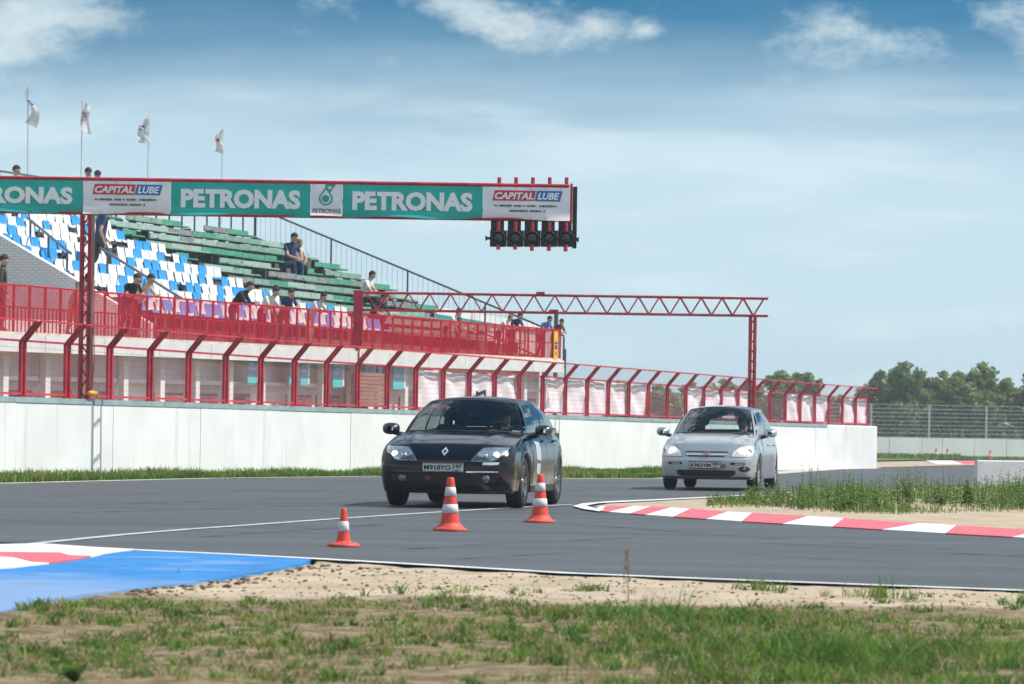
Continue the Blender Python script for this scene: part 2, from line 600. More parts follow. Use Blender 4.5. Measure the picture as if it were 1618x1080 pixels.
# sandy verge nearest the camera, gently uneven
_ve = [ground(a, b) for a, b in ((-400, 1040), (-260, 1010), (0, 966), (130, 940.5), (240, 927.5), (340, 915.5), (400, 905.5), (470, 893.5), (500, 884.2), (700, 895.2), (900, 907), (1300, 922.6), (1618, 934.6), (2300, 962))]
VEX = [p.x for p in _ve]; VEY = [p.y for p in _ve]
def vz(x, y):
    k = .35 if y > 23.5 else 1.0 if y < 21.5 else lerp(1.0, .35, (y - 21.5) / 2)
    n = noise.noise(Vector((x * .9, y * .7, 2.1))) * .028 * k + noise.noise(Vector((x * 3.1, y * 2.6, 7.7))) * .012 + noise.noise(Vector((x * 11, y * 9, 1.3))) * .0045
    z = -.006 - .016 * k + n
    ye = float(np.interp(x, VEX, VEY))
    return min(z, -.002) if y < ye + .18 else -.07
mb = MB()
gx = np.arange(-5.6, 6.8, .062); gy = np.arange(12.5, 33.0, .075)
mb.grid([[(x, y, vz(x, y)) for x in gx] for y in gy])
o = mb.build('sandy_verge', M_dirt, None, smooth=True, fix=False)
tag(o, kind='structure')

# racing asphalt
road = [(-900, 815), (-200, 850), (60, 858), (200, 867.5), (500, 882), (900, 905.5), (1300, 921), (1618, 933), (2300, 960), (2900, 960), (2900, 762), (2100, 737),
        (1618, 734), (1500, 736), (1385, 739), (1330, 741), (1240, 748), (1150, 753), (1040, 756.5), (900, 756.5), (750, 754), (600, 753), (300, 757), (0, 764.5), (-900, 790)]
sheet('race_track', gp(road), 0.0, M_asph, thick=.06)
# darker rubber laid where cars run
rub = [(-400, 800), (0, 806), (300, 793), (620, 783), (900, 778), (1200, 768), (1385, 757), (1385, 750), (1100, 762), (880, 770), (560, 774), (250, 781), (0, 788), (-400, 790)]
rub2 = [(560, 858), (800, 862), (1100, 880), (1500, 900), (2000, 915), (2000, 890), (1500, 876), (1150, 858), (880, 846), (640, 842)]

def strip(a, w):
    """px polyline -> thin polygon of ground width w"""
    g = gp(a)
    up, dn = [], []
    for i, p in enumerate(g):
        d = (g[min(i + 1, len(g) - 1)] - g[max(i - 1, 0)]).normalized()
        n = Vector((-d.y, d.x)) * w / 2
        up.append(p + n); dn.append(p - n)
    return up + dn[::-1]
def dense(a, n=6):
    o = []
    for p, q in zip(a, a[1:]):
        for i in range(n): o.append((lerp(p[0], q[0], i / n), lerp(p[1], q[1], i / n)))
    return o + [a[-1]]
sheet('white_edge_line', strip([(205, 868.8), (350, 875.4), (500, 883.2), (700, 894.5), (900, 906.2), (1100, 914.4), (1300, 921.8), (1618, 933.6), (2300, 961)], .17), 0.006, M_line)
sheet('white_lane_line', strip(dense([(55, 859), (120, 852.5), (190, 845.5), (290, 837), (400, 829.3), (500, 822), (600, 815.3), (700, 808.8), (790, 803.3), (905, 797)], 5), .13), 0.006, M_worn)
M_mark = bpy.data.materials.new('tyre_mark_rubber'); M_mark.use_nodes = True
t = NT(M_mark.node_tree); b = t.n['Principled BSDF']; b.inputs['Base Color'].default_value = (.022, .023, .026, 1); b.inputs['Roughness'].default_value = .7
tcn = t.node('ShaderNodeTexCoord'); mp = t.node('ShaderNodeMapping'); mp.inputs['Scale'].default_value = (.35, 3.0, 1); t.link(tcn.outputs['Object'], mp.inputs[0])
n = t.node('ShaderNodeTexNoise'); n.inputs['Scale'].default_value = 1.6; n.inputs['Detail'].default_value = 6; t.link(mp.outputs[0], n.inputs['Vector'])
t.link(t.math('MULTIPLY', t.smooth(n.outputs[0], .42, .72), .55), b.inputs['Alpha'])
for pl, w in (([(-200, 806), (100, 799), (350, 791), (600, 783), (760, 779), (950, 775), (1120, 768)], .22), ([(-200, 818), (100, 811), (350, 803), (560, 797), (700, 793)], .20), ([(60, 784), (300, 778), (520, 774), (760, 771), (1000, 768)], .24),
              ([(640, 868), (800, 858), (1000, 850), (1300, 862), (1618, 880), (1900, 892)], .16), ([(700, 885), (900, 873), (1150, 874), (1400, 889), (1700, 903)], .15), ([(520, 832), (640, 826), (800, 822), (960, 832), (1200, 850), (1500, 868)], .18), ([(300, 850), (420, 841), (600, 830)], .16)):
    sheet('tyre_mark', strip(dense(pl, 4), w), 0.003, M_mark)
sheet('far_edge_line', strip([(-300, 770), (0, 764), (300, 756.6), (600, 752.6), (750, 753.6), (900, 756.2), (1040, 756), (1240, 748)], .28), 0.010, M_pad)

# verge under the wall: dirt strip, weeds come later
sheet('wall_verge', gp([(-900, 792), (0, 763.6), (300, 756.3), (600, 752.4), (900, 756), (1040, 755.6), (1150, 752.5), (1240, 747.5), (1330, 741), (1330, 739), (600, 742), (-100, 748), (-900, 770)]), -0.02,
      mat('verge_soil', (0.16, 0.17, 0.055), .95, var=.3, vscale=2))
sheet('concrete_pad', gp([(1232, 748.5), (1330, 741.3), (1392, 739.2), (1392, 737.2), (1300, 738.5), (1225, 745)]), 0.006, M_pad)

# island of sand between the two lanes
isl = gp([(938, 801), (960, 796.3), (1040, 792.3), (1130, 787.3), (1300, 776.8), (1618, 766), (2300, 745), (2600, 905), (1900, 866), (1618, 845), (1450, 835), (1280, 824), (1150, 815), (1050, 808), (955, 805)])
sheet('sand_island', isl, 0.008, M_sand, thick=.04)
sheet('white_nose_line', gp([(1300, 775.4), (1130, 785.8), (1040, 790.3), (960, 793.7), (920, 797), (905, 801.5), (922, 806.2), (947, 809.8), (956, 807), (936, 803.6), (926, 800.8), (946, 796.8), (1040, 792), (1130, 787.2), (1300, 776.6)]), 0.020, M_line)

# right-hand kerb: alternating painted blocks, tilted up towards the sand
kerb = bpy.data.objects.new('kerb', None); COL.objects.link(kerb); kerb['kind'] = 'structure'
lowy = [(940, 808), (1018, 814.3), (1100, 820), (1172, 825), (1315, 833.4), (1494, 844), (1618, 851), (2000, 873)]
upy = [(940, 802.5), (1000, 802), (1050, 803.5), (1150, 811), (1260, 817), (1440, 829), (1618, 839.5), (2000, 860)]
lo_b = [938, 947, 962, 995, 1020, 1064, 1116, 1172, 1237, 1315, 1394, 1494, 1600, 1730, 1850]
up_b = [948, 958, 1000, 1028, 1060, 1090, 1150, 1188, 1277, 1333, 1452, 1511, 1645, 1750, 1890]
def kerb_block(pl, m, parent, name='kerb_block', zl=.014, zh=.026, nlow=None):
    n = len(pl); k = nlow if nlow else n // 2
    top = [(p.x, p.y, zl if i < k else zh) for i, p in enumerate(pl)]
    bot = [(p.x, p.y, -.04) for p in pl]
    mb = MB(); mb.add(top + bot, [tuple(range(n))] + [(i, (i + 1) % n, n + (i + 1) % n, n + i) for i in range(n)])
    return mb.build(name, m, parent)
for i in range(len(lo_b) - 1):
    lo_ = [(lerp(lo_b[i], lo_b[i + 1], q / 4),) for q in range(5)]
    up_ = [(lerp(up_b[i], up_b[i + 1], q / 4),) for q in range(5)]
    L_ = gp([(x, interp(x, lowy)) for (x,) in lo_])
    U_ = gp([(x, interp(x, upy)) for (x,) in up_][::-1])
    kerb_block(L_ + U_, M_kr if i % 2 == 1 else M_kw, kerb)

# left-hand kerb and blue run-off
kerb2 = bpy.data.objects.new('kerb', None); COL.objects.link(kerb2); kerb2['kind'] = 'structure'
def flat_block(lst, z, m, parent=None, name='kerb_block', kind=None):
    pl = gp(lst); n = len(pl); mb = MB()
    mb.add([(p.x, p.y, z) for p in pl] + [(p.x, p.y, -.05) for p in pl], [tuple(range(n))] + [(i, (i + 1) % n, n + (i + 1) % n, n + i) for i in range(n)])
    o = mb.build(name, m, parent)
    if kind: o['kind'] = kind
    return o
flat_block([(-260, 858), (0, 861.5), (62, 860), (150, 866), (212, 869.3), (195, 871.3), (168, 875), (150, 879.5), (143, 880.3), (110, 879), (95, 874.8), (0, 873.8), (-260, 868)], .012, M_kw, kerb2)
flat_block([(-260, 868.2), (0, 874), (95, 875), (110, 879.2), (143, 880.5), (118, 886), (80, 891), (52, 889.5), (20, 882), (-20, 880), (-260, 876)], .012, M_kr, kerb2)
flat_block([(-260, 876.3), (-20, 880.3), (20, 882.3), (50, 889.8), (78, 891.3), (0, 899.5), (-260, 917)], .012, M_kw, kerb2)
flat_block([(-260, 919), (0, 899.7), (20, 898.7), (80, 891.5), (118, 886.3), (151, 880), (169, 875.4), (197, 871.5), (220, 870.2), (350, 876.2), (492, 883.4), (470, 893), (400, 905), (340, 915), (240, 927), (130, 940), (0, 966), (-260, 1010)], .004, M_blue, None, 'blue_runoff', 'structure')

# far bend: sand, kerb and grass strip seen past the end of the wall
sheet('far_sand', gp([(1300, 731), (1385, 729.5), (1500, 727.5), (1700, 727), (2200, 729), (2200, 734), (1618, 733.4), (1500, 735.6), (1385, 738.6), (1300, 740)]), 0.01, M_dirt)
kerb3 = bpy.data.objects.new('kerb', None); COL.objects.link(kerb3); kerb3['kind'] = 'structure'
for i, (a, b) in enumerate(((1470, 1512), (1512, 1556), (1556, 1605), (1605, 1660))):
    pl = gp([(a + 8, 733.2 - (a - 1470) * .004), (b + 8, 733.2 - (b - 1470) * .004), (b - 8, 729.2), (a - 8, 729.2)])
    mb = MB(); mb.add([(p.x, p.y, zg(p.y) + (.03 if j < 2 else .07)) for j, p in enumerate(pl)] + [(p.x, p.y, zg(p.y) - .1) for p in pl], [(0, 1, 2, 3)] + [(j, (j + 1) % 4, 4 + (j + 1) % 4, 4 + j) for j in range(4)])
    mb.build('kerb_block', M_kr if i % 2 else M_kw, kerb3)
sheet('far_verge', gp([(1250, 729), (1385, 727.5), (1500, 725.5), (2400, 728), (2400, 722), (1385, 717), (1250, 716)]), 0.01, mat('far_grass', (0.12, 0.17, 0.045), .95, var=.3, vscale=.5))
# ------------------------------------------------------------------ white wall and debris fence
M_wall = mat('white_wall_paint', (0.80, 0.80, 0.79), 0.7, var=.05, vscale=.7, bump=.05, bscale=5)
add_specks(M_wall, .55, .60, .80, (0.62, 0.63, 0.63), 0.5)
def runs(m):
    t = NT(m.node_tree); b = t.n['Principled BSDF']
    tcn = t.node('ShaderNodeTexCoord'); mp = t.node('ShaderNodeMapping'); mp.inputs['Scale'].default_value = (5, 5, .25); t.link(tcn.outputs['Object'], mp.inputs[0])
    n = t.node('ShaderNodeTexNoise'); n.inputs['Scale'].default_value = 1.0; n.inputs['Detail'].default_value = 5; t.link(mp.outputs[0], n.inputs['Vector'])
    t.link(t.mixc(t.math('MULTIPLY', t.smooth(n.outputs[0], .58, .72), .35), b.inputs['Base Color'].links[0].from_socket, (.52, .53, .50)), b.inputs['Base Color'])
runs(M_wall)
M_cap = mat('grey_green_steel', (0.30, 0.39, 0.40), 0.55, var=.12, vscale=3)
M_red = mat('red_paint', (0.44, 0.018, 0.042), 0.5, var=.28, vscale=2.5)
M_redb = mat('red_paint_bright', (0.54, 0.030, 0.055), 0.5, var=.22, vscale=3)
def wz(t): return 1.455 + (1.318 - 1.455) * t / WL           # top of the wall
T_END = WL
wall = thing('barrier_wall', 'long white concrete wall below the red fence, grey steel cap along its top', 'wall', W(-16, 0))
org = wall.location
edges = [-16 + 4.15 * i for i in range(0, 21)]
edges = [e for e in edges if e < T_END - 1] + [T_END]
TH = .42
for a, b in zip(edges, edges[1:]):
    jj = random.uniform(-.006, .006)
    a2, b2 = a + .008, b - .008
    mb = MB()
    vs = []
    for t in (a2, b2):
        g = zg(W(t, 0).y)
        for m_, z in ((jj, g - .15), (jj, wz(t) - .03), (jj + .02, wz(t)), (jj + TH, wz(t)), (jj + TH, g - .15)):
            vs.append(W(t, m_, z))
    mb.add(vs, [(0, 1, 6, 5), (1, 2, 7, 6), (2, 3, 8, 7), (3, 4, 9, 8), (4, 3, 2, 1, 0), (5, 6, 7, 8, 9)])
    mb.build('wall_panel', M_wall, wall, origin=org)
ce = [-16 + 3.3 * i for i in range(0, 30)]
ce = [e for e in ce if e < 58.5] + [60.2]
for a, b in zip(ce, ce[1:]):
    mb = MB()
    vs = []
    for t in (a + .01, b - .01):
        for m_, z in ((-.018, wz(t) - .085), (-.018, wz(t) + .012), (.22, wz(t) + .012), (.22, wz(t) + .004), (-.008, wz(t) + .004), (-.008, wz(t) - .085)):
            vs.append(W(t, m_, z))
    mb.add(vs, [(i, (i + 1) % 6, 6 + (i + 1) % 6, 6 + i) for i in range(6)] + [tuple(range(6)), tuple(range(11, 5, -1))])
    mb.build('cap_plate', M_cap, wall, origin=org)

PITCH = (66.95 - 1.32) / 35.0
T0 = 1.32
FM = .24
M_mesh = sheer('red_wire_mesh', (0.80, 0.52, 0.56), 0.11, 0.3)
M_wire = mat('red_wire', (0.46, 0.06, 0.08), .5)
fence = thing('debris_fence', 'red steel debris fence with cranked tops standing along the white wall', 'fence', W(T0 - 4 * PITCH, FM, wz(0)))
forg = fence.location
def fpost_pts(t):
    z0 = wz(t) + .008
    h = lerp(1.04, .93, t / WL)
    return W(t, FM, z0), W(t, FM, z0 + h), W(t, FM - .33, z0 + h + .36)
LUX = Vector((U3))
for k in range(-4, 35):
    ta, tb = T0 + k * PITCH, T0 + (k + 1) * PITCH
    pa, pb = ta + .082, tb - .082
    for t in (pa, pb):
        a, b, c = fpost_pts(t)
        mb = MB(); mb.bar(a, b, .058, .055, N3); mb.bar(b + Vector((0, 0, -.02)), c, .058, .05, N3)
        mb.box(a + Vector((0, 0, .012)), (.12, .12, .016), U3, N3)
        mb.build('post', M_red, fence, origin=forg)
    a0, b0, c0 = fpost_pts(pa); a1, b1, c1 = fpost_pts(pb)
    h0 = .07
    for p, q, w in ((a0 + Vector((0, 0, h0)), a1 + Vector((0, 0, h0)), .045), (b0, b1, .045), (c0, c1, .04)):
        mb = MB(); mb.bar(p + U3 * .032, q - U3 * .032, w, w * .85, (0, 0, 1))
        mb.build('rail', M_redb, fence, origin=forg)
    # welded mesh: wires and the haze of thinner wires between them
    mb = MB(); w = .0022
    for i in range(1, 12):
        f = i / 12
        p0, p1, p2 = (lerp(x, y, f) for x, y in ((a0 + Vector((0, 0, h0)), a1 + Vector((0, 0, h0))), (b0, b1), (c0, c1)))
        for p, q in ((p0, p1), (p1, p2)):
            mb.add([p - U3 * w, p + U3 * w, q + U3 * w, q - U3 * w], [(0, 1, 2, 3)])
    for i in range(1, 8):
        f = i / 8
        p, q = lerp(a0 + Vector((0, 0, h0)), b0, f), lerp(a1 + Vector((0, 0, h0)), b1, f)
        z = Vector((0, 0, w))
        mb.add([p - z, q - z, q + z, p + z], [(0, 1, 2, 3)])
    mb.build('mesh_wires', M_wire, fence, origin=forg, fix=False)['kind'] = 'stuff'
    mb = MB(); dn = N3 * .012
    mb.add([a0 + Vector((0, 0, h0)) + dn, a1 + Vector((0, 0, h0)) + dn, b1 + dn, b0 + dn, c0 + dn, c1 + dn], [(0, 1, 2, 3), (3, 2, 5, 4)])
    mb.build('mesh_panel', M_mesh, fence, origin=forg, fix=False)

# white tarpaulins tied behind the fence bays
M_tarp = mat('white_tarpaulin', (0.90, 0.88, 0.91), .5, var=.05, vscale=4)
M_black = mat('black_paint', (.015, .015, .017), .5)
bays = [11, 12, 13, 14, 16, 17, 18, 19, 20, 23, 24, 25, 26, 29, 30, 31, 33, 34]
bays = [11, 12, 13, 14, 16, 17, 18, 19, 20, 23, 24, 25, 26, 29, 30, 31, 32, 33, 34]
bays.remove(32)
for i, k in enumerate(bays):
    ta, tb = T0 + k * PITCH + .10, T0 + (k + 1) * PITCH - .10
    nx_, nz_ = 20, 16
    rows = []
    for r in range(nz_ + 1):
        row = []
        for c in range(nx_ + 1):
            f, g = c / nx_, r / nz_
            t = lerp(ta, tb, f)
            z0, h = wz(t) + .10, lerp(1.0, .90, t / WL) - .06
            if k == 16 and g > .0: t = lerp(ta + .45 * (1 - g * .6), tb, f)
            sag = .035 * math.sin(math.pi * f) * (1 if r == nz_ else g * g) * (1 + .6 * math.sin(k * 2.3))
            m_ = FM + .06 + .030 * math.sin(f * 5.5 + g * 4.2 + k * 1.7) + .016 * math.sin(f * 11 + g * 6 + k * .9) + .022 * noise.noise(Vector((f * 3 + k * 3.1, g * 3, k)))
            row.append(W(t, m_, z0 + h * g - sag))
        rows.append(row)
    mb = MB(); mb.grid(rows)
    lab = {11: 'white tarpaulin in the red fence bay beside the last blue poster', 13: 'white tarpaulin with a black U-shaped frame in the red fence', 16: 'torn white tarpaulin hanging beside the brown louvred opening'}.get(
        k, 'creased white tarpaulin tied in a red fence bay, %s from the end of the wall' % ORD[len(bays) - 1 - i])
    loc = W((ta + tb) / 2, FM + .05, wz(ta) + .1)
    o = solid('tarpaulin', lab, 'tarpaulin', mb, M_tarp, 'white tarpaulins along the red fence', smooth=True, loc=loc, fix=False)
    if k == 13:
        mb = MB(); t = lerp(ta, tb, .45); z = wz(t) + .10
        for p, q in (((t - .35, .1), (t - .35, .44)), ((t + .25, .1), (t + .25, .44)), ((t - .39, .44), (t + .29, .44))):
            mb.bar(W(p[0], FM - .02, z + p[1] - .1), W(q[0], FM - .02, z + q[1]), .09, .02, N3)
        mb.build('black_frame', M_black, o, origin=loc)

# ------------------------------------------------------------------ pit building and terrace
PM = 5.0
TL, TR = -6.0, 47.1
def fz(t): return 2.90 + (t - 9.9) * .0072        # terrace floor
def rz(t): return 3.90 + (t - 9.9) * .0040        # rail top
M_pitw = mat('pit_wall_paint', (0.78, 0.71, 0.73), .75, var=.10, vscale=.8)
M_band = mat('white_band_paint', (0.74, 0.72, 0.71), .7, var=.06, vscale=2)
M_cream = mat('cream_edge_paint', (0.62, 0.52, 0.44), .7, var=.15, vscale=3)
M_maroon = mat('maroon_shutter', (0.20, 0.085, 0.09), .5, var=.2, vscale=3)
M_brown = mat('brown_louvre', (0.30, 0.15, 0.11), .6, var=.2, vscale=4)
pit = thing('pit_building', 'low pit building with white fascia and recessed grey wall behind the red fence', 'building', W(TL, PM))
po = pit.location
def slab(name, t0, t1, m0, m1, z0, z1, m, parent=pit, origin=po):
    """box along the wall direction; z0, z1 numbers or functions of t"""
    f0 = z0 if callable(z0) else (lambda t: z0)
    f1 = z1 if callable(z1) else (lambda t: z1)
    vs = []
    for t in (t0, t1):
        for mm, zz in ((m0, f0(t)), (m1, f0(t)), (m1, f1(t)), (m0, f1(t))):
            vs.append(W(t, mm, zz))
    mb = MB(); mb.add(vs, [(0, 1, 2, 3), (7, 6, 5, 4), (0, 4, 5, 1), (1, 5, 6, 2), (2, 6, 7, 3), (3, 7, 4, 0)])
    return mb.build(name, m, parent, origin=origin)
slab('wall', TL, TR - .2, PM + .55, PM + .8, lambda t: zg(W(t, PM).y) - .1, lambda t: fz(t) - .22, M_pitw)
slab('terrace_slab', TL, TR, PM - .1, PM + 2.6, lambda t: fz(t) - .22, lambda t: fz(t), M_cream)
n = 18
for i in range(n):
    a, b = lerp(TL, TR, i / n), lerp(TL, TR, (i + 1) / n)
    slab('fascia_board', a + .01, b - .01, PM - .16, PM - .102, lambda t: fz(t) - .42, lambda t: fz(t) - .06, M_band)
slab('soffit', TL, TR - .1, PM - .09, PM + .5, lambda t: fz(t) - .30, lambda t: fz(t) - .222, M_band)
slab('ledge', TL, TR - .3, PM + .36, PM + .54, lambda t: fz(t) - 1.02, lambda t: fz(t) - .92, M_band)
ncol = 27
for i in range(ncol):
    t = lerp(TL + .6, TR - .5, i / (ncol - 1))
    slab('column', t - .12, t + .12, PM + .2, PM + .34, lambda t: zg(W(t, PM).y) - .1, lambda t: fz(t) - .302, M_band if i % 3 else M_pitw)
    if i < ncol - 1:
        w = (TR - TL - 1.1) / (ncol - 1)
        slab('panel_frame', t + .25, t + .29, PM + .50, PM + .545, lambda t: fz(t) - .91, lambda t: fz(t) - .31, M_band) if i % 2 else None
        if i % 4 != 3:
            s0, s1 = t + .28, t + w - .28
            for q in range(4):
                slab('shutter_slat', s0, s1, PM + .44 - .008 * q, PM + .545, lambda t, q=q: fz(t) - 1.22 - .13 * q - .115, lambda t, q=q: fz(t) - 1.22 - .13 * q, M_maroon if i % 3 else M_brown)
# brown louvred opening behind bay 15
for q in range(9):
    slab('louvre', T0 + 14.9 * PITCH + 1.0, T0 + 15.9 * PITCH + 1.3, PM - .05, PM + .10, lambda t, q=q: 2.35 - .10 * q, lambda t, q=q: 2.435 - .10 * q, M_brown)
# posters on the pit wall
M_pb = mat('poster_blue', (0.09, 0.38, 0.58), .4); M_pt = mat('poster_teal', (0.04, 0.56, 0.60), .4); M_pw = mat('poster_white', (.75, .75, .78), .4)
for i, (px, py, w) in enumerate(((398, 582, .55), (462, 585, .42), (480, 586, .42), (533, 590, .62), (582, 592, .66), (629, 594, .78))):
    t, z = tz(px, py, PM + .12)
    loc = W(t, PM + .12, z - .35)
    lab = ['blue and teal poster farthest from the white tarpaulins', 'narrow blue poster half behind a fence post, nearer the farthest poster', 'narrow blue poster on the other side of the same fence post',
           'blue poster with teal foot, third from the white tarpaulins', 'blue poster with teal foot, second from the white tarpaulins', 'wide blue poster with teal foot right beside the white tarpaulins'][i]
    th = thing('poster', lab, 'poster', loc, 0, 'blue posters on the pit wall')
    for nm, z0, z1, m_ in (('top_sheet', .20, .66, M_pb), ('foot_sheet', .0, .197, M_pt)):
        mb = MB(); c = W(t, PM + .12, loc.z + (z0 + z1) / 2)
        mb.box(c, (w, .02, z1 - z0), U3, N3); mb.build(nm, m_, th, origin=loc)
    mb = MB()
    for r in range(3):
        for c in range(4):
            if random.random() < .8: mb.box(W(t - w * .3 + c * w * .19, PM + .105, loc.z + .58 - r * .115), (w * .13, .006, .055), U3, N3)
    mb.build('print_marks', M_pw, th, origin=loc)
    if i != 1:
        mb = MB(); mb.box(W(t + w / 2 + .11, PM + .13, loc.z + .34), (.13, .03, .62), U3, N3); mb.build('white_strip', M_pw, th, origin=loc)

# terrace railing with red netting
M_net = sheer('red_netting', (0.62, 0.030, 0.055), 0.50, 0.35, wave=.12)
M_net2 = sheer('red_netting_double', (0.58, 0.026, 0.045), 0.62, 0.35, wave=.20)
rail = thing('terrace_railing', 'red railing with red netting along the front of the spectator terrace', 'railing', W(TL, PM - .02, fz(TL)))
ro = rail.location
NP = 71
tp = [lerp(TL, TR, i / NP) for i in range(NP + 1)]
for i, t in enumerate(tp):
    mb = MB(); mb.bar(W(t, PM - .02, fz(t) - .15), W(t, PM - .02, rz(t)), .045, .045, N3)
    mb.build('post', M_red, rail, origin=ro)
    if i < NP:
        t2 = tp[i + 1]
        mb = MB(); mb.bar(W(t + .024, PM - .02, rz(t) - .02), W(t2 - .024, PM - .02, rz(t2) - .02), .04, .04); mb.build('top_rail', M_redb, rail, origin=ro)
        mb = MB(); zz = lambda q: lerp(fz(q), rz(q), .52)
        mb.bar(W(t + .024, PM - .02, zz(t)), W(t2 - .024, PM - .02, zz(t2)), .03, .03); mb.build('mid_rail', M_redb, rail, origin=ro)
        rows = []
        for r in range(5):
            row = []
            for c in range(5):
                tt = lerp(t, t2, c / 4)
                row.append(W(tt, PM - .052 + .010 * math.sin(tt * 5.1 + r * 1.3), lerp(fz(tt) - .03, rz(tt) - .005, r / 4)))
            rows.append(row)
        mb = MB(); mb.grid(rows); mb.build('netting', M_net if t < 29.5 else M_net2, rail, smooth=True, origin=ro, fix=False)
        if t < 24:
            mb = MB()
            for q in range(1, 4):
                tt = lerp(t, t2, q / 4)
                mb.bar(W(tt, PM - .02, fz(tt) - .1), W(tt, PM - .02, zz(tt) - .016), .022, .022, N3)
            mb.build('balusters', M_red, rail, origin=ro)
# return of the railing at the far end
mb = MB()
for m_ in (PM + .5, PM + 1.1, PM + 1.7): mb.bar(W(TR, m_, fz(TR)), W(TR, m_, rz(TR)), .045, .045, N3)
mb.bar(W(TR, PM + .01, rz(TR) - .02), W(TR, PM + 1.7, rz(TR) - .02), .04, .04)
mb.build('end_rail', M_red, rail, origin=ro)
# yellow board on the end of the netting
t, z = tz(877.5, 568, PM - .1)
M_yel = mat('yellow_vinyl', (0.80, 0.46, 0.015), .45, var=.05); M_navy = mat('navy_print', (0.02, 0.05, 0.18), .5)
loc = W(t, PM - .1, z)
yb = thing('advert_board', 'narrow yellow board with blue print at the end of the red netting', 'sign', loc)
mb = MB(); mb.box(loc + Vector((0, 0, .42)), (.36, .03, .86), U3, N3); mb.build('panel', M_yel, yb, origin=loc)
mb = MB()
for z_, w in ((.50, .24), (.41, .20), (.345, .22), (.19, .08)): mb.box(loc + Vector((0, 0, z_)) - N3 * .019, (w, .006, .06 if z_ > .3 else .09), U3, N3)
mb.build('print_marks', M_navy, yb, origin=loc)
# dark post and a thin pole past the terrace end
for px, y0, y1, m_, w, lab in ((879, 567, 489, PM + 1.9, .14, 'dark steel post rising behind the yellow board'), (893.5, 572, 551, PM + .2, .05, 'short thin grey pole just past the terrace end')):
    t, z1 = tz(px, y1, m_); mb = MB(); mb.tube([W(t, m_, zg(W(t, m_).y)), W(t, m_, z1)], w / 2, 8)
    mb.box(W(t, m_, zg(W(t, m_).y) + .02), (.3, .3, .04))
    solid('steel_post', lab, 'post', mb, mat('dark_steel', (.06, .075, .085), .5), loc=W(t, m_, zg(W(t, m_).y)))
# ------------------------------------------------------------------ grandstand
SL, SM, SRT = 20.3, 33.2, 48.2
M0, RUN, Z0, RISE = 6.45, .82, 3.30, .318
NROW = 11
def rowz(i): return Z0 + RISE * i
def rowm(i): return M0 + RUN * i
stand = thing('grandstand', 'open grandstand with blue and white shell seats and green bench rows', 'grandstand', W(SL, M0, 0))
sg = stand.location
M_conc = mat('stand_concrete', (0.10, 0.105, 0.10), .85, var=.2, vscale=2)
M_dark = mat('stand_dark_steel', (0.05, 0.055, 0.06), .6)
for i in range(NROW):
    slab('tier', SL, SRT, rowm(i) - .35, rowm(i) + .47 if i < NROW - 1 else rowm(i) + .9, rowz(i) - .30, rowz(i), M_conc, stand, sg)
# white brick end wall
M_brick = mat('white_brick', (0.60, 0.58, 0.58), .8, var=.05, vscale=2)
def brickwork(m):
    t = NT(m.node_tree); b = t.n['Principled BSDF']
    tcn = t.node('ShaderNodeTexCoord'); sp = t.node('ShaderNodeSeparateXYZ'); t.link(tcn.outputs['Object'], sp.inputs[0])
    cb = t.node('ShaderNodeCombineXYZ'); t.link(t.math('ADD', sp.outputs[0], t.math('MULTIPLY', sp.outputs[1], .8)), cb.inputs[0]); t.link(sp.outputs[2], cb.inputs[1])
    br = t.node('ShaderNodeTexBrick'); br.inputs['Scale'].default_value = 1.0
    br.inputs['Color1'].default_value = (.90, .89, .90, 1); br.inputs['Color2'].default_value = (.82, .81, .82, 1); br.inputs['Mortar'].default_value = (.66, .65, .66, 1)
    br.inputs['Mortar Size'].default_value = .012; br.inputs['Brick Width'].default_value = .13; br.inputs['Row Height'].default_value = .065
    t.link(cb.outputs[0], br.inputs['Vector']); t.link(br.outputs[0], b.inputs['Base Color'])
    bp = t.node('ShaderNodeBump'); bp.inputs['Strength'].default_value = .4; bp.inputs['Distance'].default_value = .01
    t.link(br.outputs[1], bp.inputs['Height']); bp.invert = True; t.link(bp.outputs[0], b.inputs['Normal'])
brickwork(M_brick)
pl = [W(SL - .02, PM + 2.62, 0), W(SL - .02, rowm(NROW - 1) + .9, 0)]
mb = MB(); mA, mB_ = PM + 1.2, rowm(NROW - 1) + .9
def ez(m_): return min(5.75, 9) if False else 4.2 + .53 * (m_ - 7.78)
q = [W(SL, mA, fz(SL) + .002), W(SL, mB_, fz(SL) + .002), W(SL, mB_, ez(mB_)), W(SL, mA, ez(mA))]
mb.prism(q, (0, 0, 0), -U3 * .25)
mb.build('end_wall', M_brick, stand, origin=sg)
# wall of the lower block running on from the stand towards the camera side
mb = MB(); mb.prism([W(SL - .26, PM + 2.65, fz(0)), W(-12, PM + 2.65, fz(0) - .1), W(-12, PM + 2.65, fz(0) + .35), W(SL - .26, PM + 2.65, fz(0) + .55)], (0, 0, 0), N3 * .25)
mb.build('back_wall', M_brick, stand, origin=sg)

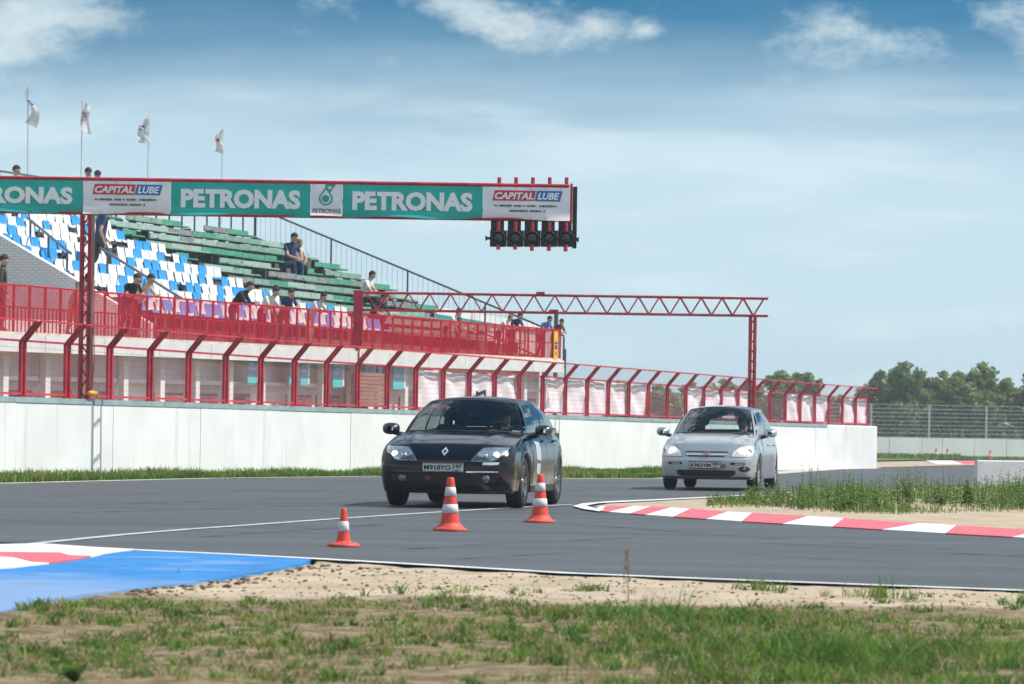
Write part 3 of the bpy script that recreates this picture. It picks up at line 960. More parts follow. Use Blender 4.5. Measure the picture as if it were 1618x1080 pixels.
# shell seats
M_sw = mat('seat_white', (0.78, 0.78, 0.78), .45, var=.04, vscale=5); M_sb = mat('seat_blue', (0.03, 0.31, 0.70), .45, var=.1, vscale=5)
def seat_mesh(m):
    w = .215
    prof = [(-.24, .34), (-.225, .40), (-.12, .385), (.06, .375), (.115, .41), (.15, .52), (.175, .66), (.17, .70)]     # depth (towards the row behind), height
    rows = []
    for d, h in prof:
        rows.append([W(0, 0, 0) - W(0, 0, 0) + U3 * x + N3 * (d + .02 * (x / w) ** 2) + Vector((0, 0, h + .018 * (x / w) ** 2)) for x in (-w, -w * .8, -w * .3, w * .3, w * .8, w)])
    mb = MB(); mb.grid(rows)
    n = len(mb.v)
    mb2 = MB(); mb2.v, mb2.f, mb2.m = list(mb.v), list(mb.f), list(mb.m)
    off = N3 * .012 - Vector((0, 0, .014))
    mb2.add([tuple(Vector(p) + off) for p in mb.v], [tuple(reversed(f)) for f in mb.f])
    for dx in (-.14, .14): mb2.bar(U3 * dx + Vector((0, 0, .30)), U3 * dx + Vector((0, 0, .38)), .03)
    mb2.box(Vector((0, 0, .15)) + N3 * .02, (.05, .05, .32), U3, N3)
    return mb2.mesh('seat', m, smooth=True, fix=False)
SW, SB = seat_mesh(M_sw), seat_mesh(M_sb)
ns = 0
rs = random.Random(5)
SP = (SM - SL - .3) / 25
for i in range(NROW):
    cols = 25 + (7 if i < 2 else 0) - (1 if i % 2 else 0)
    for c in range(cols):
        t = SL + .3 + SP * (c + .5) + (.12 if i % 2 else 0)
        if rs.random() < .075 and i > 1: continue
        if ns >= 296: break
        blue = ((c + 2 * i) % 3 == 0) ^ (rs.random() < .14)
        loc = W(t, rowm(i) + .18, rowz(i))
        o = link('seat', SB if blue else SW, stand, loc - sg, (0, 0, rs.uniform(-.05, .05)))
        ns += 1
# green benches
greens = [mat('bench_pale_green', (0.31, 0.42, 0.37), .6, var=.1, vscale=3), mat('bench_mint', (0.19, 0.32, 0.26), .6, var=.12, vscale=3),
          mat('bench_green', (0.075, 0.30, 0.19), .6, var=.15, vscale=3), mat('bench_weathered', (0.22, 0.24, 0.235), .75, var=.2, vscale=4), mat('bench_grey_green', (0.20, 0.34, 0.28), .7, var=.2, vscale=4)]
for i in range(NROW):
    t = SM + .35 + (3.6 if i < 2 else 0) + rs.uniform(0, .3)
    while t < SRT - .6:
        L_ = min(rs.choice((.9, 1.25, 1.7, 2.1)), SRT - .1 - t)
        r_ = rs.random()
        if r_ > .12:
            g = greens[0 if r_ < .34 else 1 if r_ < .56 else 2 if r_ < .76 else 4 if r_ < .88 else 3]
            dz = rs.uniform(-.012, .012)
            slab('bench_plank', t, t + L_ - .03, rowm(i) + .02, rowm(i) + .30, rowz(i) + .33 + dz, rowz(i) + .37 + dz, g, stand, sg)
            slab('bench_board', t, t + L_ - .03, rowm(i) + .302, rowm(i) + .33, rowz(i) + .36 + dz, rowz(i) + .52 + dz, g, stand, sg)
        slab('bench_leg', t + .1, t + .15, rowm(i) + .05, rowm(i) + .28, rowz(i), rowz(i) + .325, M_dark, stand, sg)
        t += L_
# rails: back, far side, and stairs
M_gal = mat('grey_rail', (0.10, 0.125, 0.135), .5)
def bar_w(nm, a, b, w, m=M_gal, parent=stand, o=sg):
    mb = MB(); mb.bar(a, b, w, w); return mb.build(nm, m, parent, origin=o)
mt = rowm(NROW - 1) + .8; zt = rowz(NROW - 1)
nb = 30
for i in range(nb + 1):
    t = lerp(SL, SRT, i / nb)
    bar_w('rail_post', W(t, mt, zt), W(t, mt, zt + 1.25), .05)
bar_w('back_rail', W(SL, mt, zt + 1.27), W(SRT, mt, zt + 1.27), .05)
bar_w('back_rail', W(SL + .03, mt - .05, zt + .1), W(SRT - .03, mt - .05, zt + .1), .035)
mf = rowm(0) - 1.2
def sz(m_): return rowz(0) + (m_ - rowm(0)) * RISE / RUN + .05
bar_w('side_rail', W(SRT + .08, mt, sz(mt) + 1.0), W(SRT + .08, mf, sz(mf) + 1.0), .055)
bar_w('side_rail', W(SRT + .08, mt, sz(mt) + .06), W(SRT + .08, mf, sz(mf) + .06), .045)
for i in range(5):
    m_ = lerp(mt, mf, i / 4)
    bar_w('rail_post', W(SRT + .08, m_, sz(m_) + .03), W(SRT + .08, m_, sz(m_) + .975), .055)
mb = MB()
M_thin = mat('thin_rail_bars', (.42, .47, .5), .5)
for i in range(1, 60):
    m_ = lerp(mt, mf, i / 60)
    mb.bar(W(SRT + .08, m_, sz(m_) + .08), W(SRT + .08, m_, sz(m_) + .975), .010)
mb.build('side_balusters', M_thin, stand, origin=sg)
def handrail(px0, px1, mlo, mhi, lab):
    ta, _ = tz(px0, 400, mhi); tb, _ = tz(px1, 400, mlo)
    za, zb_ = sz(mhi) + .85, sz(mlo) + .85
    loc = W(tb, mlo, sz(mlo) - .05)
    th = thing('handrail', lab, 'handrail', loc)
    mb = MB(); mb.bar(W(ta, mhi, za), W(tb, mlo, zb_), .05); mb.build('rail', M_gal, th, origin=loc)
    for f in (.08, .5, .92):
        mb = MB(); t, m_ = lerp(ta, tb, f), lerp(mhi, mlo, f); mb.bar(W(t, m_, sz(m_) - .05), W(t, m_, lerp(za, zb_, f) - .026), .05); mb.build('post', M_gal, th, origin=loc)
handrail(160, 288, M0 - .5, M0 + 2.9, 'long sloping handrail down through the blue and white seats')
handrail(42, 112, M0 + 2.2, M0 + 4.9, 'short sloping handrail by the seats above the white brick wall')

# low white hoarding with a teal stripe past the stand
M_teal = mat('teal_stripe', (0.02, 0.26, 0.27), .5)
hm = PM + 3.2
ta, za = tz(690, 484, hm); tb, zb_ = tz(856, 512, hm)
loc = W(ta, hm, fz(ta) - 2.9 + zg(W(ta, hm).y))
hd = thing('hoarding', 'low white hoarding with a teal stripe running out past the end of the grandstand', 'hoarding', loc)
for a, b in ((ta, lerp(ta, tb, .33)), (lerp(ta, tb, .33), lerp(ta, tb, .66)), (lerp(ta, tb, .66), tb)):
    fzb = lambda t: lerp(za, zb_, (t - ta) / (tb - ta))
    slab('board', a + .01, b - .01, hm, hm + .08, zg(W(a, hm).y) - .1, fzb, M_band, hd, loc)
    slab('stripe', a + .01, b - .01, hm - .012, hm - .001, lambda t: fzb(t) - .36, lambda t: fzb(t) - .22, M_teal, hd, loc)

# flags
M_flag = sheer('flag_cloth', (0.84, 0.84, 0.86), 1.0, .45); M_fr = mat('flag_red', (.55, .03, .05), .6); M_fb = mat('flag_violet', (.16, .12, .36), .6)
M_pole = mat('flag_pole', (.55, .57, .58), .4)
fm = mt + .35
for i, (px, pyt, lean, up, lab) in enumerate(((47, 140, -.05, 1, 'white flag twisted to a point, farthest from the lit gantry end'), (130, 158, .0, -1, 'white flag folded in the wind above the two capped spectators'),
        (234, 181, .03, -1, 'broad white flag with a faint mark, above the middle of the banner beam'), (351, 203, .02, -1, 'smaller white flag with one red dot, above the green benches'))):
    t, zt_ = tz(px, pyt, fm)
    loc = W(t, fm, zt)
    th = thing('flag', lab, 'flag', loc, 0, 'white flags behind the grandstand')
    top = W(t, fm, zt_) + Vector((lean, 0, 0))
    mb = MB(); mb.tube([loc, loc.lerp(top, .5), top], .016, 6); mb.build('pole', M_pole, th, origin=loc)
    H, Wd = 1.02 - .09 * i, (.30, .28, .36, .26)[i]
    rows = []
    sgn = 1 if i < 2 else -1
    for r in range(13):
        g = r / 12
        row = []
        for c in range(9):
            f = c / 8
            wdt = Wd * (.25 + .75 * g if i == 0 else .6 + .4 * g)
            if i == 0: x = wdt * f * (1 if g > .35 else .8) - .09 * math.sin(g * 7)
            else: x = sgn * wdt * f + .05 * math.sin(g * 6 + i)
            y = .06 * math.sin(f * 5 + g * 4 + i) + .05 * math.sin(g * 9 + i * 2)
            z = -g * H + (.10 * (1 - f) if i == 0 else .12 * f * (1 - g) * (-1 if i < 2 else -1)) - .05 * f * math.sin(g * 8 + i)
            row.append(top + Vector((x, y, z - .01)))
        rows.append(row)
    mb = MB(); mb.grid(rows); cl = mb.build('cloth', M_flag, th, smooth=True, origin=loc, fix=False)
    mb = MB(); cc = rows[5][4]
    if i == 3: mb.lathe([(0, -.0), (.055, -.0), (.055, -.012), (0, -.012)], 12, rows[5][4] + Vector((0, -.10, 0)), 'y'); mb.build('red_dot', M_fr, th, origin=loc)
    else:
        for q in range(3):
            p = rows[5 + q // 2][3 + q]; mb.box(Vector(p) + Vector((0, -.11, .02)), (.09, .006, .035), (1, 0, -.4), (0, 1, 0), (.4, 0, 1))
        mb.build('print_marks', M_fb if i != 1 else M_fr, th, origin=loc)

# ------------------------------------------------------------------ start gantry with banners and lights
def text_mesh(body, h, w=None, bold=.0, shear=0.0, name='lettering'):
    cu = bpy.data.curves.new('lettering', 'FONT')
    cu.body = body; cu.size = 1.0; cu.offset = bold; cu.shear = shear
    cu.extrude = 0.004; cu.resolution_u = 3
    ob = bpy.data.objects.new('lettering', cu); COL.objects.link(ob)
    bpy.context.view_layer.update()
    me = bpy.data.meshes.new_from_object(ob.evaluated_get(bpy.context.evaluated_depsgraph_get()))
    bpy.data.objects.remove(ob); bpy.data.curves.remove(cu)
    co = np.zeros(len(me.vertices) * 3); me.vertices.foreach_get('co', co); co = co.reshape(-1, 3)
    lo, hi = co.min(0), co.max(0)
    sy_ = h / (hi[1] - lo[1]); sx_ = w / (hi[0] - lo[0]) if w else sy_
    co2 = np.stack([(co[:, 0] - (lo[0] + hi[0]) / 2) * sx_, -co[:, 2], (co[:, 1] - (lo[1] + hi[1]) / 2) * sy_], 1)     # stands upright facing -Y
    me.vertices.foreach_set('co', co2.ravel()); me.update(); me.name = name
    return me
def lettering(body, h, w, m, parent, loc, bold=.0, shear=0.0, name='lettering'):
    me = text_mesh(body, h, w, bold, shear, name); me.materials.append(m)
    return link(name, me, parent, loc)

GY = 71.66
GS = F / GY
def gpt(px, py, dy=0.0): return at(px, py, GY + dy)
tgp, zgp = tz(133, 630, .9)
gantry = thing('start_gantry', 'red lattice start gantry with one post, its long beam hung with banners', 'gantry', Vector((at(133, 630, GY).x, GY, zg(GY))))
gl = gantry.location
zb, ztop = at(133, 335, GY).z, at(133, 281.5, GY).z
xl, xr = at(-190, 300, GY).x, at(899, 300, GY).x
BD = .34
def gbar(nm, a, b, w, m=M_red, n=None, parent=gantry, o=gl):
    mb = MB()
    mb.tube([a, b], w / 2, 8) if n else mb.bar(a, b, w)
    return mb.build(nm, m, parent, origin=o)
for y in (GY, GY + BD):
    for z in (zb, ztop): gbar('chord', Vector((xl, y, z)), Vector((xr, y, z)), .055, M_redb, 8)
nseg = 26
for i in range(nseg):
    a, b = lerp(xl, xr, i / nseg), lerp(xl, xr, (i + 1) / nseg)
    for y in (GY, GY + BD):
        gbar('diagonal', Vector((a, y, zb if i % 2 else ztop)), Vector((b, y, ztop if i % 2 else zb)), .03, M_red, 6)
    gbar('cross_tie', Vector((b, GY + .028, ztop)), Vector((b, GY + BD - .028, ztop)), .025, M_red, 6)
    gbar('cross_tie', Vector((b, GY + .028, zb)), Vector((b, GY + BD - .028, zb)), .025, M_red, 6)
xe = at(903, 300, GY).x
mb = MB()
for q in range(5):
    z0_, z1_ = lerp(zb, ztop, q / 5), lerp(zb, ztop, (q + 1) / 5)
    mb.bar((xe, GY + (.02 if q % 2 else BD - .02), z0_), (xe, GY + (BD - .02 if q % 2 else .02), z1_), .022)
for y in (GY, GY + BD): mb.bar((xe, y, zb - .06), (xe, y, ztop + .04), .045)
mb.build('end_frame', M_redb, gantry, origin=gl)
# post: four tubes with lacing
xc = at(133.5, 480, GY).x
hw = .075
zp0 = zg(GY)
for dx in (-hw, hw):
    for dy in (.06, .06 + 2 * hw):
        gbar('post_tube', Vector((xc + dx, GY + dy, zp0)), Vector((xc + dx, GY + dy, zb - .03)), .075, M_red, 10)
npn = 22
for i in range(npn):
    z0_, z1_ = lerp(zp0 + .1, zb - .05, i / npn), lerp(zp0 + .1, zb - .05, (i + 1) / npn)
    s_ = 1 if i % 2 else -1
    gbar('lacing', Vector((xc - s_ * hw, GY + .06, z0_)), Vector((xc + s_ * hw, GY + .06, z1_)), .034, M_redb, 6)
    gbar('lacing', Vector((xc + hw, GY + .06 + (0 if i % 2 else 2 * hw), z0_)), Vector((xc + hw, GY + .06 + (2 * hw if i % 2 else 0), z1_)), .022, M_redb, 6)
mb = MB(); mb.box((xc, GY + .145, zp0 + .02), (.4, .4, .04)); mb.build('base_plate', M_red, gantry, origin=gl)
# cable run and yellow connector
M_cab = mat('grey_conduit', (.26, .21, .18), .7); M_yc = mat('yellow_plastic', (.78, .36, .02), .4); M_gcab = mat('pale_cable', (.5, .54, .55), .6)
cxp = at(146, 480, GY).x
zc0 = at(140, 626, GY).z
cb_ = thing('power_cable', 'grey conduit and thin cables down the gantry post to a yellow connector', 'cable', Vector((cxp, GY - .02, zc0)))
mb = MB(); mb.tube([(cxp, GY - .03, zb), (cxp + .01, GY - .03, (zb + zc0) * .5 + .6), (cxp - .01, GY - .03, (zb + zc0) * .5), (cxp + .015, GY - .03, zc0 + .25), (cxp, GY - .03, zc0 + .02)], .026, 8); mb.build('conduit', M_cab, cb_, origin=cb_.location)
mb = MB(); mb.tube([(cxp + .05, GY - .06, zc0 + 2.2), (cxp + .03, GY - .07, zc0 + 1.5), (cxp + .06, GY - .06, zc0 + .7), (cxp + .02, GY - .06, zc0 + .05)], .010, 6); mb.build('thin_cable', M_redb, cb_, origin=cb_.location)
def wallface(px, py):
    t, z = tz(px, py, -.03); return W(t, -.03, z)
mb = MB(); p = wallface(140, 621) - N3 * .03
mb.tube([p + U3 * -.06, p + U3 * .10, p + U3 * .12, p + U3 * .26], [.04, .06, .045, .055], 10); mb.tube([p + U3 * .26, p + U3 * .30 - Vector((0, 0, .05))], [.045, .03], 8)
yc = solid('connector', 'yellow plastic power connector lying on the white wall below the gantry post', 'connector', mb, M_yc, loc=p, smooth=True)

# banners
M_bg = mat('banner_green', (0.0, 0.43, 0.37), .45, bump=.5, bscale=2.2); M_bw = mat('banner_white', (0.88, 0.86, 0.90), .45, bump=.5, bscale=2.2)
M_lw = mat('print_white', (0.92, 0.93, 0.94), .45); M_lr = mat('print_red', (0.58, 0.03, 0.06), .45); M_lb = mat('print_blue', (0.02, 0.16, 0.46), .45)
M_lk = mat('print_dark', (0.07, 0.07, 0.08), .5); M_ltl = mat('print_teal', (0.0, 0.36, 0.31), .45)
BY = GY - .05
def banner(px0, px1, m, lab, seed):
    x0, x1 = at(px0, 310, BY).x, at(px1, 310, BY).x
    z0_, z1_ = zb - .015, ztop - .045
    loc = Vector(((x0 + x1) / 2, BY, z0_))
    th = thing('banner', lab, 'banner', loc, 0, 'banners along the start gantry')
    n, k = max(8, int((x1 - x0) / .09)), 12
    rows = []
    for r in range(k + 1):
        g = r / k
        row = []
        for c in range(n + 1):
            f = c / n
            x = lerp(x0, x1, f)
            y = BY + .006 * noise.noise(Vector((x * 1.4 + seed, g * 1.8, seed))) + (.040 * max(0, .14 - g) / .14 * math.sin(x * 2.2 + seed)) + .002 * math.sin(x * 5 + g * 6 + seed)
            z = lerp(z0_, z1_, g) + (.018 * math.sin(x * 3.1 + seed) * (1 - g) ** 3)
            row.append((x, y, z))
        rows.append(row)
    mb = MB(); mb.grid(rows); mb.build('sheet', m, th, smooth=True, origin=loc, fix=False)
    mb = MB()
    for q in range(int((x1 - x0) / .28) + 1):
        for zz in (z1_ - .02, z0_ + .02): mb.box((x0 + .05 + q * .28, BY - .012, zz), (.016, .006, .016))
    mb.build('eyelets', M_gal, th, origin=loc)
    th['w'] = x1 - x0
    return th, loc
PF = .013        # print stands this far before the mean sheet
def put_text(th, loc, body, px0, px1, y0, y1, m, bold=.02, shear=0.0, name='lettering'):
    a, b = at(px0, y0, BY - PF), at(px1, y0, BY - PF)
    z1_, z0_ = at(px0, y0, BY - PF).z, at(px0, y1, BY - PF).z
    return lettering(body, z1_ - z0_, b.x - a.x, m, th, Vector(((a.x + b.x) / 2, BY - PF, (z0_ + z1_) / 2)) - loc, bold, shear, name)
th, loc = banner(-190, 131, M_bg, 'green banner cut off by the picture edge, its white word running out of view', 1.0)
put_text(th, loc, 'PETRONAS', -79, 115, 292.5, 319.5, M_lw, .05)
th, loc = banner(270, 490.5, M_bg, 'green banner with a white word, next to the gantry post side white panel', 5.0)
put_text(th, loc, 'PETRONAS', 286, 475, 297.5, 327.5, M_lw, .05)
th, loc = banner(541.5, 763, M_bg, 'green banner with a white word, beside the signal lights', 9.0)
put_text(th, loc, 'PETRONAS', 557, 747, 301.5, 331.5, M_lw, .05)
th, loc = banner(491, 541, M_bw, 'smaller white banner with a teal drop emblem', 13.0)
put_text(th, loc, 'PETRONAS', 494, 538, 329.0, 335.6, M_lk, .01)
# drop emblem: ring-shaped drop with a slanted head
def flat(name, polys, m, th, loc, y=BY - PF, px=True, thick=.006):
    mb = MB()
    for p in polys:
        q = [at(a, b, y) for a, b in p]
        mb.prism(q, (0, 0, 0), (0, thick, 0))
    return mb.build(name, m, th, origin=loc)
def band(outer, inner): return [[outer[i], outer[(i + 1) % len(outer)], inner[(i + 1) % len(inner)], inner[i]] for i in range(len(outer))]
def zpx(x, y): return (470 + x / 15.43, 275 + y / 15.43)
def dropring(s_):
    cx, cy, r = 690, 590, 165
    pts = []
    for i in range(17):
        a = math.pi * (.93 + 1.14 * 1 * i / 16) if False else -0.12 * math.pi + (1.24 * math.pi) * i / 16
        pts.append(zpx(cx + r * s_ * math.cos(a), cy + r * s_ * math.sin(a)))
    tip = zpx(cx + 5, cy - 290 * s_)
    pts.append(zpx(cx - 70 * s_, cy - 175 * s_)); pts.append(tip); pts.append(zpx(cx + 85 * s_, cy - 175 * s_))
    return pts
flat('emblem_ring', band(dropring(1.02), dropring(.80)), M_ltl, th, loc)
flat('emblem_core', [[zpx(685 + 88 * math.cos(a * math.pi / 8), 590 + 88 * math.sin(a * math.pi / 8)) for a in range(16)]], M_ltl, th, loc)
flat('emblem_head', [[zpx(*q) for q in p] for p in (((690, 245), (930, 245), (910, 290), (670, 290)), ((930, 245), (800, 440), (770, 400), (868, 290)), ((690, 292), (725, 292), (800, 420), (772, 440)))], M_ltl, th, loc, y=BY - PF - .004)
for (x0, x1, seed, labb, sx0, sy0) in ((131.5, 269.5, 17.0, 'white banner with a red and blue logo above the gantry post', 146, 290), (763.5, 901, 21.0, 'white banner with a red and blue logo above the signal lights', 778, 300)):
    th, loc = banner(x0, x1, M_bw, labb, seed)
    r_ = [(sx0 + 4, sy0), (sx0 + 68.5, sy0 + 1.1), (sx0 + 65.2, sy0 + 17.3), (sx0, sy0 + 16.2)]
    b_ = [(sx0 + 70.5, sy0 + 1.1), (sx0 + 111, sy0 + 1.8), (sx0 + 106.5, sy0 + 18.2), (sx0 + 67, sy0 + 17.4)]
    flat('logo_red', [r_], M_lr, th, loc); flat('logo_blue', [b_], M_lb, th, loc)
    a = at(sx0 + 4, sy0 + 3, BY - PF - .008)
    for body, p0, p1, yo in (('CAPITAL', 4, 65, 3.2), ('LUBE', 71.5, 106, 4.2)):
        A_, B_ = at(sx0 + p0, sy0 + yo, BY - PF - .007), at(sx0 + p1, sy0 + yo, BY - PF - .007)
        zlo = at(sx0 + p0, sy0 + yo + 11, BY).z
        lettering(body, A_.z - zlo, B_.x - A_.x, M_lw, th, Vector(((A_.x + B_.x) / 2, BY - PF - .007, (A_.z + zlo) / 2)) - loc, .03, .25)
    mb = MB(); rr = random.Random(3)
    for yy, xa, xb in ((24.2, 4, 101), (32.2, 28, 82)):
        x = xa
        while x < xb:
            w_ = rr.uniform(1.0, 2.2)
            if rr.random() < .86:
                c = at(sx0 + x, sy0 + yy + .015 * x, BY - PF)
                mb.box(c, (w_ / GS, .004, rr.uniform(2.2, 3.6) / GS))
            x += w_ + .7
    mb.build('small_print', M_lk, th, origin=loc)['kind'] = 'stuff'

# signal lights hanging from the end of the beam
M_lbx = mat('black_housing', (.012, .013, .015), .45); M_lens = mat('dark_lens', (.022, .024, .028), .12, coat=.6)
for i, px in enumerate((788.5, 815.3, 842, 868.8, 895.5)):
    x = at(px, 300, GY).x
    ztp, zlo = at(px, 277.5, GY).z, at(px, (394, 394, 396, 396, 397)[i], GY).z
    zl = at(px, 376.5, GY).z
    loc = Vector((x, GY - .02, zlo))
    lab = 'black start light on a red tube, %s from the green banner' % ORD[i]
    th = thing('start_light', lab, 'signal light', loc, 0, 'start lights at the end of the gantry')
    mb = MB(); mb.tube([(x, GY + BD + .09, zlo + .02), (x, GY + BD + .09, ztp)], .038, 10); mb.build('mast', M_redb, th, origin=loc)
    mb = MB(); mb.tube([(x, GY - .10, zlo), (x, GY - .10, zb - .06)], .036, 10); mb.build('hanger', M_redb, th, origin=loc)
    mb = MB(); mb.box((x - .02, GY + .16, (zl + zb) / 2 - .06), (.25, .12, zb - zl + .18)); mb.build('back_plate', M_lbx, th, origin=loc)
    mb = MB(); mb.box((x + .0, GY + .02, zl), (.315, .20, .30)); mb.build('housing', M_lbx, th, origin=loc)
    mb = MB(); mb.lathe([(.128, .0), (.132, -.06), (.126, -.11), (.118, -.11), (.112, -.03)], 24, (x, GY - .145, zl), 'y'); mb.build('hood', M_lbx, th, origin=loc, smooth=True)
    mb = MB(); mb.lathe([(.0, -.055), (.06, -.05), (.112, -.03)], 24, (x, GY - .145, zl), 'y'); mb.build('lens', M_lens, th, origin=loc, smooth=True)
    mb = MB(); mb.box((x, GY - .055, zl - .165), (.04, .05, .05)); mb.build('bracket', M_lbx, th, origin=loc)
xs0, xs1 = at(768, 376, GY).x, at(913.5, 378, GY).x
zl = at(842, 376.5, GY).z
mb = MB(); mb.bar((xs0, GY + .16, zl + .0), (xs1, GY + .16, zl + .0), .05); mb.box((xs0, GY + .16, zl), (.03, .1, .09)); mb.box((xs1, GY + .16, zl), (.03, .1, .09))
xq = at(908.5, 340, GY).x
mb.box((xq, GY + .3, at(908, 342, GY).z), (.085, .05, 98 / GS))
mb.build('light_frame', M_lbx, gantry, origin=gl)

# ------------------------------------------------------------------ second gantry: plain red truss over the track
Y2 = 98.0
tr = thing('truss_gantry', 'plain red truss gantry reaching over the track from the terrace', 'gantry', Vector((at(1188, 600, Y2).x, Y2, zg(Y2))))
tl = tr.location
S2 = F / Y2
x0, x1 = at(573, 460, Y2).x, at(1214, 465, Y2).x
zt2, zb2 = at(700, 463.5, Y2).z, at(700, 491, Y2).z
D2 = .30
def tb(nm, a, b, w, m=M_red):
    mb = MB(); mb.tube([a, b], w / 2, 8); return mb.build(nm, m, tr, origin=tl)
for z in (zt2, zb2):
    for y in (Y2, Y2 + D2): tb('chord', Vector((x0, y, z)), Vector((x1, y, z)), .058)
nz = 38
for i in range(nz):
    a, b = lerp(x0 + .1, x1 - .1, i / nz), lerp(x0 + .1, x1 - .1, (i + 1) / nz)
    for y in (Y2 + .004, Y2 + D2):
        tb('diagonal', Vector((a, y, zb2 if i % 2 else zt2)), Vector((b, y, zt2 if i % 2 else zb2)), .034, M_redb if y == Y2 + .004 else M_red)
    if i % 2 == 0: tb('cross_tie', Vector((b, Y2 + .03, zb2)), Vector((b, Y2 + D2 - .03, zb2)), .025); tb('cross_tie', Vector((a, Y2 + .03, zt2)), Vector((a, Y2 + D2 - .03, zt2)), .025)
mb = MB()
for px in (854, 874):
    c = at(px, 463 if px == 854 else 491, Y2); mb.box(c, (.22, .08, .075))
mb.build('splice_plate', M_red, tr, origin=tl)
xp = at(1189.3, 560, Y2).x
for dx in (-.06, .06): tb('post', Vector((xp + dx, Y2 + .15, zg(Y2))), Vector((xp + dx, Y2 + .15, zb2 - .03)), .095)
mb = MB()
for q in range(16): 
    z = lerp(zg(Y2) + .1, zb2 - .15, q / 15); mb.box((xp, Y2 + .15, z), (.06, .03, .05))
mb.build('post_ties', M_redb, tr, origin=tl)
mb = MB(); mb.box((xp, Y2 + .15, zg(Y2) + .02), (.35, .35, .04)); mb.build('base_plate', M_red, tr, origin=tl)
xa = at(565.5, 500, Y2).x
mb = MB(); mb.box((xa, Y2 + .1, (at(565, 458, Y2).z + at(565, 546, Y2).z) / 2), (14.5 / S2, .2, 88 / S2)); mb.build('end_post', M_red, tr, origin=tl)
tb('end_post_foot', Vector((xa, Y2 + .1, zg(Y2))), Vector((xa, Y2 + .1, at(565, 546.5, Y2).z)), .12)
# ------------------------------------------------------------------ cars
def paint(name, col, metal, rough, coat=1.0, flake=0.0):
    m = mat(name, col, rough, metal, coat=coat, spec=.5 if coat > .5 else .42, var=flake, vscale=900 if flake else 3)
    return m
M_tyre = mat('tyre_rubber', (.016, .016, .017), .85, bump=.2, bscale=60); M_plas = mat('black_plastic', (.014, .014, .016), .55)
M_rim = mat('alloy_rim', (.52, .53, .55), .28, .85); M_rimd = mat('dark_alloy_rim', (.22, .23, .25), .3, .85); M_disc = mat('brake_disc', (.25, .24, .23), .45, .8)
M_chrome = mat('chrome', (.82, .83, .84), .08, 1.0); M_int = mat('car_interior', (.022, .023, .026), .8); M_seat = mat('car_seat_cloth', (.05, .052, .058), .9)
M_glass = glass('car_glass', (.80, .86, .85), 1.25); M_tint = glass('side_glass', (.50, .56, .56), 1.5)
M_lens_c = mat('lamp_reflector', (.70, .71, .72), .16, .75, coat=1.0, var=.25, vscale=9)
M_bulb = mat('lit_lamp', (.9, .9, .85), .3, emit=(1.0, .95, .84), estr=.9)
M_plate = mat('plate_white', (.74, .74, .72), .5); M_pk = mat('plate_black', (.01, .01, .01), .5)
M_amber = mat('amber_lens', (.55, .20, .03), .3)

def superbow(u, n): return 1 - max(0.0, 1 - abs(u) ** n) ** (1 / n)

